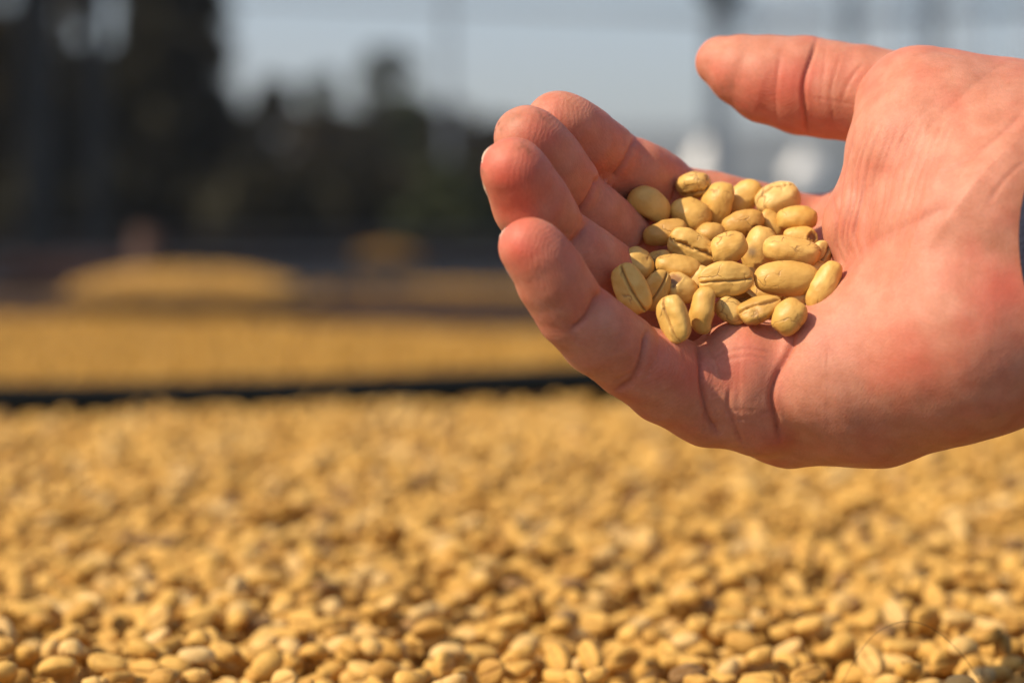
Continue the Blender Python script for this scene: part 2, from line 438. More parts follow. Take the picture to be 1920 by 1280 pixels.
# ================================================================== THE HAND
# Signed distance field of a cupped right hand, in camera-aligned millimetres.
def rcone(p, a, b, ra, rb):
    """distance to a cone with round ends"""
    ba = b - a; l2 = float(ba @ ba)
    pa = p - a
    h = np.clip(pa @ ba / l2, 0, 1)
    q = pa - h[:, None] * ba
    return np.sqrt(np.einsum('ij,ij->i', q, q)) - (ra + (rb - ra) * h)

def ellipsoid(p, c, r, ax=None):
    q = p - c
    if ax is not None: q = q @ ax          # columns of ax are the axes
    k0 = np.sqrt(((q / r) ** 2).sum(1)); k1 = np.sqrt(((q / (r * r)) ** 2).sum(1)) + 1e-9
    return k0 * (k0 - 1.0) / k1

def smin(a, b, k):
    h = np.maximum(k - np.abs(a - b), 0.0) / k
    return np.minimum(a, b) - h * h * k * 0.25

FINGERS = {   # tip, end joint, middle joint, knuckle, in photograph pixels, depth mm, radius mm
    'pinky':  [(992, 463, 30, 6.1), (1030, 520, 27, 6.8), (1072, 584, 22, 7.1), (1122, 634, 18, 7.6), (1182, 678, 13, 7.9), (1250, 715, 8, 8.8), (1335, 745, 2, 10.0)],
    'ring':   [(962, 320, 23, 6.7), (992, 380, 18, 7.6), (1030, 447, 10, 7.8), (1085, 495, 4, 8.2), (1150, 540, -3, 8.4), (1260, 600, -12, 9.2), (1380, 640, -20, 10.0)],
    'middle': [(988, 260, 10, 6.6), (1024, 312, 5, 7.6), (1068, 376, -4, 7.9), (1112, 425, -11, 8.3), (1170, 475, -19, 8.6), (1290, 525, -29, 9.4), (1430, 560, -36, 10.0)],
    'index':  [(1046, 230, -4, 6.6), (1092, 268, -9, 7.6), (1146, 312, -19, 8.0), (1202, 345, -27, 8.4), (1264, 380, -35, 8.6), (1390, 412, -43, 8.8), (1545, 455, -50, 10.5)],
    'thumb':  [(1353, 116, -36, 5.9), (1392, 131, -35, 8.0), (1440, 148, -34, 9.8), (1508, 160, -33, 11.0), (1560, 168, -32, 10.7), (1610, 175, -31, 10.7), (1720, 210, -28, 12.0)],
}
PALMAR = np.array([0.45, 0.30, 0.84])      # the way the palm side of the fingers faces

def finger_field(p, name):
    ch = FINGERS[name]
    pts = [P(*c[:3]) for c in ch]; rad = [c[3] for c in ch]
    d = None
    for i in range(len(pts) - 1):
        e = rcone(p, pts[i], pts[i + 1], rad[i], rad[i + 1])
        d = e if d is None else smin(d, e, 0.8)
    return d

def finger_pads(p, name):
    ch = FINGERS[name]
    pts = [P(*c[:3]) for c in ch]; rad = [c[3] for c in ch]
    out = None
    spans = [(0, 2, .12, .72, .22), (2, 4, .25, .75, .22), (4, 6, .25, .70, .18)] if name != 'thumb' else [(0, 3, .25, .78, .17), (3, 5, .25, .9, .10)]
    for (i, j, t0, t1, off) in spans:
        a, b = pts[i], pts[j]; t = (b - a) / np.linalg.norm(b - a)
        pal = PALMAR if name != 'thumb' else np.array([0.05, -0.55, 0.83])
        n = pal - t * (pal @ t); n /= np.linalg.norm(n)
        r = (rad[i] + rad[j]) * .5
        q0 = a + (b - a) * t0 + n * r * off; q1 = a + (b - a) * t1 + n * r * off
        e = rcone(p, q0, q1, r * .84, r * .88)
        out = e if out is None else np.minimum(out, e)
    return out

def Q(px_, py_, z_): return P(px_, py_, z_ + max(0.0, px_ - 1450) * .046)
def palm_field(p):
    W = Q(1990, 470, -22)
    d = None
    def add(e, k):
        nonlocal d
        d = e if d is None else smin(d, e, k)
    for name, (wx, wy, wz, wr) in {'pinky': (1900, 590, -12, 17), 'ring': (1900, 520, -24, 17), 'middle': (1900, 430, -34, 17), 'index': (1900, 330, -38, 17)}.items():
        c = FINGERS[name][-1]
        add(rcone(p, Q(*c[:3]), Q(wx, wy, wz), c[3] - .6, wr), 8)
    # wrist and forearm
    add(rcone(p, Q(1930, 360, -24), Q(2130, 390, -32), 22, 21), 10)
    add(rcone(p, Q(1930, 535, -18), Q(2130, 510, -30), 21, 20), 10)
    # back of the thumb side
    add(rcone(p, Q(1720, 198, -24), Q(1990, 292, -32), 12.5, 19), 8)
    # ball of the thumb
    add(rcone(p, Q(1752, 268, -15), Q(1850, 350, -16), 15.4, 21.0), 10)
    add(rcone(p, Q(1705, 320, -12), Q(1850, 420, -10), 13.0, 22), 7)
    add(rcone(p, Q(1650, 420, -11), Q(1780, 460, -9), 12.2, 20), 4)
    # heel on the little finger side
    add(rcone(p, Q(1605, 700, -2), Q(1800, 626, -4), 15.6, 19.2), 6)
    add(rcone(p, Q(1800, 630, -4), Q(2000, 545, -16), 19.6, 20), 8)
    add(rcone(p, Q(1584, 700, -1), Q(1690, 580, -7), 12.6, 14.0), 6)
    # edge of the hand below the little finger
    add(rcone(p, Q(1350, 745, -6), Q(1480, 752, -9), 9.6, 12.6), 5)
    add(rcone(p, Q(1480, 752, -9), Q(1640, 722, -10), 12.6, 15.6), 5)
    add(rcone(p, Q(1640, 722, -10), Q(1830, 655, -14), 15.6, 16.0), 8)
    # pad at the root of the little finger
    add(rcone(p, Q(1394, 699, 3), Q(1426, 745, 0), 11.4, 12.4), 2.0)
    return d

ORDER = ['pinky', 'ring', 'middle', 'index', 'thumb']
def hand_fields(p):
    palm = palm_field(p)
    fs = []
    for n in ORDER:
        fs.append(smin(finger_field(p, n), finger_pads(p, n), 2.0))
    return palm, fs

def hand_sdf(p, parts=False):
    palm, fs = hand_fields(p)
    four = fs[0]
    for f in fs[1:4]:
        four = smin(four, f, 0.35)
    d = smin(palm, four, 3.0)
    d = smin(d, fs[4], 2.6)
    if parts:
        allf = np.stack(fs + [palm]); return d, allf
    return d

def surface_nets(fn, lo, hi, h):
    n = np.ceil((hi - lo) / h).astype(int) + 1
    ax = [lo[i] + h * np.arange(n[i]) for i in range(3)]
    # coarse pass on every fifth sample, full evaluation only near the surface
    K = 5
    co = [np.arange(0, n[i] + K, K) for i in range(3)]
    CX = np.stack(np.meshgrid(*[lo[i] + h * (co[i] + (K - 1) / 2) for i in range(3)], indexing='ij'), -1)
    cf = fn(CX.reshape(-1, 3)).reshape(CX.shape[:3])
    big = np.repeat(np.repeat(np.repeat(cf, K, 0), K, 1), K, 2)[:n[0], :n[1], :n[2]]
    f = big.copy()
    near = np.argwhere(np.abs(big) < K * h * 1.35)
    for i0 in range(0, len(near), 200000):
        nn = near[i0:i0 + 200000]
        f[tuple(nn.T)] = fn(lo + h * nn)
    ins = f < 0
    c = np.zeros(n - 1, dtype=np.int8)
    corner = [(a, b, e) for a in (0, 1) for b in (0, 1) for e in (0, 1)]
    for a, b, e in corner:
        c += ins[a:n[0] - 1 + a, b:n[1] - 1 + b, e:n[2] - 1 + e]
    act = (c > 0) & (c < 8)
    idx = np.argwhere(act)
    num = -np.ones(n - 1, dtype=np.int64); num[act] = np.arange(len(idx))
    acc = np.zeros((len(idx), 3)); cnt = np.zeros(len(idx))
    for a in corner:
        for k in range(3):
            if a[k]: continue
            b = list(a); b[k] = 1
            fa = f[tuple((idx + a).T)]; fb = f[tuple((idx + b).T)]
            m = (fa < 0) != (fb < 0)
            t = np.where(m, fa / np.where(m, fa - fb, 1), 0)
            q = np.array(a, float) + np.zeros((len(idx), 3)); q[:, k] += t
            acc[m] += q[m]; cnt[m] += 1
    verts = lo + h * (idx + acc / cnt[:, None])
    quads = []
    for k in range(3):
        u, v = (k + 1) % 3, (k + 2) % 3
        s0 = [slice(None)] * 3; s1 = [slice(None)] * 3
        s0[k] = slice(0, -1); s1[k] = slice(1, None)
        for w in (u, v):
            s0[w] = slice(1, -1); s1[w] = slice(1, -1)
        A, B = ins[tuple(s0)], ins[tuple(s1)]
        e = np.argwhere(A != B)
        flip = A[tuple(e.T)]
        base = e.copy(); base[:, u] += 1; base[:, v] += 1
        def cell(du, dv):
            q = base.copy(); q[:, u] += du; q[:, v] += dv
            return num[tuple(q.T)]
        qd = np.stack([cell(-1, -1), cell(0, -1), cell(0, 0), cell(-1, 0)], 1)
        qd[~flip] = qd[~flip][:, ::-1]
        quads.append(qd)
    return verts, np.concatenate(quads)

def sdf_grad(fn, p, e=0.15):
    g = np.empty_like(p)
    for k in range(3):
        q = p.copy(); q[:, k] += e; r = p.copy(); r[:, k] -= e
        g[:, k] = fn(q) - fn(r)
    return g / np.maximum(np.linalg.norm(g, axis=1, keepdims=True), 1e-9)

def seg_dist(q, poly):
    """2D distance of points q to a polyline, and the position 0..1 along it"""
    best = np.full(len(q), 1e9); along = np.zeros(len(q))
    poly = np.array(poly, float); L = np.linalg.norm(np.diff(poly, axis=0), axis=1); tot = L.sum(); s = 0
    for a, b, l in zip(poly[:-1], poly[1:], L):
        ba = b - a
        h = np.clip(((q - a) @ ba) / max(ba @ ba, 1e-9), 0, 1)
        d = np.linalg.norm(q - a - h[:, None] * ba, axis=1)
        m = d < best; best[m] = d[m]; along[m] = (s + h[m] * l) / tot; s += l
    return best, along

H_GRID = 0.9
hv, hq = surface_nets(hand_sdf, np.array([-12.0, -36.0, -84.0]), np.array([146.0, 74.0, 40.0]), H_GRID)
tmp = bpy.data.meshes.new('tmp'); tmp.from_pydata(hv.tolist(), [], hq.tolist())
tmpo = bpy.data.objects.new('tmp', tmp); COL.objects.link(tmpo)
md = tmpo.modifiers.new('s', 'SUBSURF'); md.levels = 1
dg = bpy.context.evaluated_depsgraph_get(); dg.update()
ev = bpy.data.meshes.new_from_object(tmpo.evaluated_get(dg))
bpy.data.objects.remove(tmpo); bpy.data.meshes.remove(tmp)
nv = len(ev.vertices)
V = np.empty(nv * 3); ev.vertices.foreach_get('co', V); V = V.reshape(-1, 3)
G = sdf_grad(hand_sdf, V)
for _ in range(2):
    V = V - G * np.clip(hand_sdf(V), -.6, .6)[:, None]
d, F6 = hand_sdf(V, True)
part = np.argmin(F6, axis=0)               # 0..4 fingers, 5 palm
G = sdf_grad(hand_sdf, V, 0.4)
px = np.column_stack([960 + V[:, 0] * F_PX / (D0 - V[:, 2]), 640 - V[:, 1] * F_PX / (D0 - V[:, 2])])
facing = np.clip((G[:, 2] + 0.15) / 0.35, 0, 1)
PXMM = F_PX / (D0 - V[:, 2])

CREASES = [  # polyline, parts, depth mm, half width mm
    ([(1124, 548), (1114, 575), (1098, 598), (1070, 618)], (0,), .55, .42),
    ([(1110, 585), (1092, 604), (1080, 610)], (0,), .25, .3),
    ([(1214, 614), (1207, 650), (1201, 690), (1183, 722), (1150, 738)], (0,), .6, .45),
    ([(1196, 695), (1172, 712), (1150, 722)], (0,), .2, .3),
    ([(1306, 634), (1317, 690), (1324, 740), (1322, 775), (1350, 818)], (0, 5), .7, .45),
    ([(1322, 770), (1318, 790), (1322, 808)], (0, 5), .3, .35),
    ([(1372, 718), (1366, 760), (1374, 800), (1398, 838)], (5, 0), .38, .38),
    ([(1490, 615), (1466, 670), (1451, 715), (1448, 760), (1455, 800), (1464, 834)], (5,), .75, .45),
    ([(1452, 775), (1440, 768), (1428, 780)], (5,), .1, .3),
    ([(1456, 800), (1474, 815), (1490, 826)], (5,), .15, .3),
    ([(1330, 668), (1380, 655), (1450, 660)], (5,), .16, .33),
    ([(1335, 682), (1390, 668), (1445, 672)], (5,), .14, .3),
    ([(1350, 775), (1385, 768), (1420, 772)], (5,), .09, .28),
    ([(1355, 790), (1390, 784), (1425, 788)], (5,), .09, .28),
    ([(1104, 416), (1086, 446), (1045, 480)], (1,), .5, .42),
    ([(1126, 330), (1112, 365), (1080, 402)], (2,), .55, .42),
    ([(1228, 432), (1200, 470), (1190, 490)], (2,), .5, .45),
    ([(1192, 252), (1181, 300), (1148, 347)], (3,), .5, .42),
    ([(1304, 312), (1274, 350), (1258, 390)], (3,), .5, .45),
    ([(1533, 70), (1515, 120), (1507, 165), (1507, 210), (1514, 262)], (4,), .55, .4),
    ([(1463, 95), (1455, 150), (1458, 235)], (4,), .16, .45),
    ([(1548, 85), (1541, 150), (1543, 215)], (4, 5), .10, .3),
    ([(1574, 92), (1562, 150), (1559, 235)], (4, 5), .16, .33),
    ([(1618, 118), (1592, 150), (1578, 190)], (4, 5), .2, .36),
    ([(1520, 185), (1570, 188), (1620, 200)], (4, 5), .10, .3),
    ([(1572, 528), (1600, 485), (1650, 445), (1720, 415), (1800, 380)], (5,), .3, 1.3),
    ([(1925, 205), (1880, 250), (1820, 295), (1770, 330)], (5,), .2, .5),
    ([(1925, 300), (1880, 345), (1850, 380)], (5,), .15, .45),
    ([(1700, 105), (1750, 95), (1800, 108)], (5,), .15, .4),
    ([(1550, 335), (1562, 380), (1568, 440), (1580, 500)], (5,), .2, .4),
]
PINCH = [  # broad soft hollows that gather the skin towards a joint
    ([(1126, 545), (1098, 598), (1066, 620)], (0,), .75, 2.3), ([(1216, 612), (1201, 690), (1150, 738)], (0,), .8, 2.3),
    ([(1306, 634), (1322, 740), (1350, 818)], (0, 5), .8, 2.2), ([(1490, 615), (1450, 720), (1450, 770), (1464, 834)], (5,), .9, 2.8),
    ([(1108, 412), (1086, 446), (1040, 482)], (1,), .8, 2.3), ([(1128, 328), (1112, 365), (1078, 404)], (2,), .8, 2.3),
    ([(1232, 430), (1190, 490)], (2,), .6, 2.2), ([(1196, 248), (1181, 300), (1146, 349)], (3,), .75, 2.3),
    ([(1308, 308), (1274, 350), (1256, 392)], (3,), .6, 2.2), ([(1535, 66), (1507, 165), (1514, 264)], (4,), .65, 2.2),
]
CREASES += PINCH
wr = random.Random(3)
for k in range(13):      # fine folds on the ball of the thumb, running down from the web
    o = k * 15 + wr.uniform(-4, 4)
    CREASES.append(([(1604 + o * 1.1, 232 - o * .1), (1592 + o * .95, 300), (1574 + o * .9, 370), (1566 + o * .85, 440), (1584 + o * .7, 500 - o * .2)], (5,), wr.uniform(.16, .30) * (1 - k / 18), wr.uniform(.28, .4)))
for k in range(5):       # short lines on the little finger
    o = k * 17
    CREASES.append(([(1105 + o, 640 + o * .6), (1150 + o, 615 + o * .55)], (0,), .05, .3))
    CREASES.append(([(1115 + o, 605 + o * .5), (1140 + o, 672 + o * .4)], (0,), .05, .3))
disp = np.zeros(nv); crease_col = np.zeros(nv)
jx = np.column_stack([np.sin(px[:, 1] * .045) + .6 * np.sin(px[:, 0] * .083 + px[:, 1] * .06), np.sin(px[:, 0] * .05 + 1) + .6 * np.sin(px[:, 1] * .09 + 2)]) * 2.0
for poly, ids, dep, wid in CREASES:
    poly = smooth_poly(poly)
    arr = np.array(poly)
    m = (facing > 0) & np.isin(part, ids)
    m &= (px[:, 0] > arr[:, 0].min() - 60) & (px[:, 0] < arr[:, 0].max() + 60) & (px[:, 1] > arr[:, 1].min() - 60) & (px[:, 1] < arr[:, 1].max() + 60)
    ii = np.nonzero(m)[0]
    if not len(ii): continue
    dd, al = seg_dist(px[ii] + jx[ii], poly)
    dm = dd / PXMM[ii]
    fade = np.clip(np.minimum(al, 1 - al) / .14, 0.12, 1)
    s = facing[ii] * fade
    g = np.exp(-(dm / wid) ** 1.5)
    bulge = np.exp(-((dm - wid * 2.3) / (wid * 1.3)) ** 2)
    disp[ii] += s * (-dep * g + dep * .16 * bulge)
    if wid < 2: crease_col[ii] = np.maximum(crease_col[ii], s * min(.55, dep * .8) * np.exp(-(dm / (wid * 1.25)) ** 2))  # crease redness plus some occlusion shade put into the colour
disp += vnoise(V, 1 / 14.0, 2) * .38 + vnoise(V, 1 / 4.5, 2, 9.0) * .07
V = V + G * disp[:, None]

# redness of the skin: flushed fingertips and joints, patches on palm and thumb
BLUSH = [(955, 350, 75, .85, (1,)), (985, 455, 70, .75, (0,)), (1090, 560, 60, .3, (0,)), (1010, 260, 70, .30, (2,)), (1090, 270, 90, .2, (3,)), (1300, 700, 55, .35, (0, 5)),
         (1380, 690, 55, .55, (5,)), (1460, 830, 40, .4, (5,)), (1895, 545, 75, .9, (5,)), (1700, 720, 90, .3, (5,)), (1640, 640, 60, .22, (5,)), (1780, 650, 80, .3, (5,)),
         (1490, 160, 50, .5, (4,)), (1410, 200, 90, .35, (4,)), (1640, 160, 40, .35, (4, 5)), (1760, 330, 90, .2, (5,)), (1560, 420, 60, .15, (5,)), (1200, 700, 40, .35, (0,))]
blush = np.zeros(nv)
for bx, by, br, amt, ids in BLUSH:
    m = np.isin(part, ids)
    blush += m * amt * np.exp(-(((px[:, 0] - bx) ** 2 + (px[:, 1] - by) ** 2) / br ** 2)) * np.clip(G[:, 2] + .6, 0, 1)
blush += vnoise(V, 1 / 6.0, 3, 4.0) * .30 + .12 * (part < 4)
blush = np.clip(blush, 0, 1)
DIRT = [(978, 272, 9, .5), (990, 284, 7, .35), (1051, 378, 5, .7), (928, 240, 14, .8), (960, 222, 26, .22), (1025, 215, 25, .35), (1070, 440, 20, .3), (902, 322, 7, .5), (1330, 150, 40, .1), (1370, 165, 30, .12), (1390, 195, 40, .1)]
dirt = np.zeros(nv)
for bx, by, br, amt in DIRT:
    dirt += amt * np.exp(-(((px[:, 0] - bx) ** 2 + (px[:, 1] - by) ** 2) / br ** 2))
dirt = np.clip(dirt * (0.7 + 1.2 * vnoise(V, 1 / 1.1, 2, 2.0)), 0, 1)
# coordinate that runs across the ridges of the finger prints
ridge = np.zeros(nv); ridge_amt = np.zeros(nv)
for i, n_ in enumerate(ORDER):
    ch = FINGERS[n_]; a, b = P(*ch[0][:3]), P(*ch[3][:3])
    t = (b - a) / np.linalg.norm(b - a)
    pal = PALMAR - t * (PALMAR @ t); pal /= np.linalg.norm(pal); sd = np.cross(t, pal)
    m = part == i
    q = V[m] - a
    along = q @ t; side = q @ sd
    ridge[m] = np.sqrt((along - 9) ** 2 * .35 + side ** 2) if n_ != 'thumb' else np.sqrt((along - 12) ** 2 + side ** 2)
    ridge_amt[m] = np.clip((G[m] @ pal + .3) * 1.2, 0, 1)
ridge[part == 5] = (V[part == 5] @ np.array([.6, -.6, .3])); ridge_amt[part == 5] = .35

Wd = cam_to_world(V)
HAND_O = cam_to_world([P(1560, 560, -10)])[0]
ev.vertices.foreach_set('co', (Wd - HAND_O).ravel())
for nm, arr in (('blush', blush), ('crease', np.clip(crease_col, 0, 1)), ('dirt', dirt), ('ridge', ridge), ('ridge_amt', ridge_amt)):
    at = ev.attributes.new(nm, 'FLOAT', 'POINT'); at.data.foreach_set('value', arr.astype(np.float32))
ev.name = 'hand'
ev.shade_smooth(); ev.update()

def skin_material():
    m, nt, b = new_mat('skin')
    L = nt.links
    tc = N(nt, 'ShaderNodeTexCoord')
    def attr(n):
        a = N(nt, 'ShaderNodeAttribute'); a.attribute_name = n; return a.outputs['Fac']
    def mix(fac, c0, c1, blend='MIX'):
        x = N(nt, 'ShaderNodeMix', data_type='RGBA', blend_type=blend)
        for s, v in ((x.inputs[0], fac), (x.inputs[6], c0), (x.inputs[7], c1)):
            if hasattr(v, 'is_output') or not isinstance(v, (tuple, float, int)): L.new(v, s)
            else: s.default_value = v
        return x.outputs[2]
    n1 = N(nt, 'ShaderNodeTexNoise'); n1.inputs['Scale'].default_value = 240; n1.inputs['Detail'].default_value = 5
    n2 = N(nt, 'ShaderNodeTexNoise'); n2.inputs['Scale'].default_value = 1300; n2.inputs['Detail'].default_value = 3
    for n in (n1, n2): L.new(tc.outputs['Object'], n.inputs['Vector'])
    r1 = ramp(nt, [(.35, (0.53, 0.200, 0.118)), (.65, (0.60, 0.252, 0.160))]); L.new(n1.outputs['Fac'], r1.inputs['Fac'])
    c = mix(attr('blush'), r1.outputs['Color'], (0.58, 0.115, 0.07, 1))
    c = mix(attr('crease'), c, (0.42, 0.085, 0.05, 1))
    c = mix(attr('dirt'), c, (0.20, 0.09, 0.045, 1))
    r2 = ramp(nt, [(.3, (0.9, .9, .9)), (.7, (1, 1, 1))]); L.new(n2.outputs['Fac'], r2.inputs['Fac'])
    c = mix(1.0, c, r2.outputs['Color'], 'MULTIPLY')
    L.new(c, b.inputs['Base Color'])
    b.inputs['Roughness'].default_value = 0.54
    b.inputs['Specular IOR Level'].default_value = 0.36
    b.inputs['Subsurface Weight'].default_value = 0.4
    b.inputs['Subsurface Radius'].default_value = (1.0, 0.32, 0.16)
    b.inputs['Subsurface Scale'].default_value = 0.0022
    # relief: print ridges, fine diamond lines, grain
    rd = N(nt, 'ShaderNodeMath', operation='MULTIPLY_ADD'); L.new(n1.outputs['Fac'], rd.inputs[0]); rd.inputs[1].default_value = 1.6; L.new(attr('ridge'), rd.inputs[2])
    fr = N(nt, 'ShaderNodeMath', operation='MULTIPLY'); L.new(rd.outputs[0], fr.inputs[0]); fr.inputs[1].default_value = 2 * math.pi / .50
    sn = N(nt, 'ShaderNodeMath', operation='SINE'); L.new(fr.outputs[0], sn.inputs[0])
    sa = N(nt, 'ShaderNodeMath', operation='MULTIPLY'); L.new(sn.outputs[0], sa.inputs[0]); L.new(attr('ridge_amt'), sa.inputs[1])
    vo = N(nt, 'ShaderNodeTexVoronoi'); vo.feature = 'DISTANCE_TO_EDGE'; vo.inputs['Scale'].default_value = 1250
    L.new(tc.outputs['Object'], vo.inputs['Vector'])
    vm = N(nt, 'ShaderNodeMath', operation='MINIMUM'); L.new(vo.outputs['Distance'], vm.inputs[0]); vm.inputs[1].default_value = .12
    h1 = N(nt, 'ShaderNodeMath', operation='MULTIPLY_ADD'); L.new(sa.outputs[0], h1.inputs[0]); h1.inputs[1].default_value = .24
    h2 = N(nt, 'ShaderNodeMath', operation='MULTIPLY_ADD'); L.new(vm.outputs[0], h2.inputs[0]); h2.inputs[1].default_value = 3.0
    L.new(n2.outputs['Fac'], h2.inputs[2]); L.new(h2.outputs[0], h1.inputs[2])
    # a network of fine skin lines, wider than the grain
    wn_ = N(nt, 'ShaderNodeTexNoise'); wn_.inputs['Scale'].default_value = 90; L.new(tc.outputs['Object'], wn_.inputs['Vector'])
    ws = N(nt, 'ShaderNodeVectorMath', operation='MULTIPLY_ADD'); L.new(wn_.outputs['Color'], ws.inputs[0]); ws.inputs[1].default_value = (.006, .006, .006); L.new(tc.outputs['Object'], ws.inputs[2])
    mp = N(nt, 'ShaderNodeMapping'); mp.inputs['Rotation'].default_value = (.4, .3, .5); mp.inputs['Scale'].default_value = (1, .45, .8); L.new(ws.outputs[0], mp.inputs['Vector'])
    v2 = N(nt, 'ShaderNodeTexVoronoi'); v2.feature = 'DISTANCE_TO_EDGE'; v2.inputs['Scale'].default_value = 330; L.new(mp.outputs['Vector'], v2.inputs['Vector'])
    vl = N(nt, 'ShaderNodeMath', operation='MINIMUM'); L.new(v2.outputs['Distance'], vl.inputs[0]); vl.inputs[1].default_value = .07
    h3 = N(nt, 'ShaderNodeMath', operation='MULTIPLY_ADD'); L.new(vl.outputs[0], h3.inputs[0]); h3.inputs[1].default_value = 0.8; L.new(h1.outputs[0], h3.inputs[2]); h1 = h3
    bp = N(nt, 'ShaderNodeBump'); bp.inputs['Strength'].default_value = 0.55; bp.inputs['Distance'].default_value = 0.00010
    L.new(h1.outputs[0], bp.inputs['Height']); L.new(bp.outputs['Normal'], b.inputs['Normal'])
    return m
M_SKIN = skin_material()
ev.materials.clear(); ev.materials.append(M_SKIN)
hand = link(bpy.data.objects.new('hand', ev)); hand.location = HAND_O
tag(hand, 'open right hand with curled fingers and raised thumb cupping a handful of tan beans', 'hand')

# finger nails: thin curved plates on the back of each finger end, the rim just past the tip
M_NAIL, nt_, b_ = new_mat('nail')
b_.inputs['Base Color'].default_value = (0.72, 0.52, 0.40, 1); b_.inputs['Roughness'].default_value = .3
b_.inputs['Subsurface Weight'].default_value = .3; b_.inputs['Subsurface Scale'].default_value = .001
for n_ in ORDER:
    ch = FINGERS[n_]; a, b = P(*ch[0][:3]), P(*ch[2][:3]); r = ch[0][3]
    t = (a - b) / np.linalg.norm(a - b)
    pal = PALMAR if n_ != 'thumb' else np.array([0.05, -0.55, 0.83])
    n = -(pal - t * (pal @ t)); n /= np.linalg.norm(n); s = np.cross(t, n)
    vs = []; nu, nw = 8, 9
    for lay in (0, 1):
        for i in range(nu):
            u = i / (nu - 1)
            for j in range(nw):
                w = (j / (nw - 1) - .5) * 2
                ang = w * .95
                along = -8.0 + u * (8.0 + r * .72) - .9 * w * w * u
                sink = r * .35 * max(0, u - .45) ** 2 * 3
                rr = r * 1.0 + .22 - sink - .45 * lay
                vs.append(a + t * along + (n * math.cos(ang) + s * math.sin(ang)) * rr)
    fs = []
    K = nu * nw
    for i in range(nu - 1):
        for j in range(nw - 1):
            q = (i * nw + j, i * nw + j + 1, (i + 1) * nw + j + 1, (i + 1) * nw + j)
            fs.append(q); fs.append(tuple(K + x for x in reversed(q)))
    ring_ = [j for j in range(nw)] + [i * nw + nw - 1 for i in range(1, nu)] + [(nu - 1) * nw + j for j in range(nw - 2, -1, -1)] + [i * nw for i in range(nu - 2, 0, -1)]
    for x, y in zip(ring_, ring_[1:] + ring_[:1]):
        fs.append((y, x, K + x, K + y))
    mesh_obj('fingernail', cam_to_world(np.array(vs)) - HAND_O, fs, M_NAIL, hand)

# dark blue cuff round the wrist
M_CUFF = noisy_mat('navy_cloth', (0.008, 0.010, 0.025), (0.014, 0.018, 0.040), 900, .9, .3)
def cuff():
    ca, cb = P(2027, 440, 0), P(2520, 470, 14)
    t = (cb - ca) / np.linalg.norm(cb - ca)
    up = np.array([0, 1, 0]) - t * t[1]; up /= np.linalg.norm(up); fw = np.cross(t, up)
    if fw[2] < 0: fw = -fw
    vs = []; L = 420.0
    prof = [(0, .955), (0, .99), (.8, 1.012), (2.5, 1.02), (14, 1.02), (17, 1.005), (19, 1.0), (30, 1.01), (45, 1.03), (60, 1.01), (78, 1.05), (100, 1.03), (125, 1.07), (160, 1.08), (210, 1.14), (280, 1.2), (350, 1.25), (420, 1.28)]
    n = 96
    for s, k in prof:
        for i in range(n):
            q = 2 * math.pi * i / n
            bow = -10.5 * max(0, math.cos(q)) ** 4 * max(0, 1 - s / 60)      # the opening dips forward over the palm
            wr_ = 1 + (.014 * math.sin(5 * q + s * .11) + .010 * math.sin(3 * q - s * .07)) * (s > 19)
            vs.append(ca + t * (s + bow) + (fw * math.cos(q) * 37.5 + up * math.sin(q) * 41) * k * wr_)
    fs = [(a * n + i, a * n + (i + 1) % n, (a + 1) * n + (i + 1) % n, (a + 1) * n + i) for a in range(len(prof) - 1) for i in range(n)]
    fs.append(tuple((len(prof) - 1) * n + i for i in range(n)))
    o = mesh_obj('sleeve', cam_to_world(np.array(vs)) - HAND_O, fs, M_CUFF, hand)
    return o
cuff()

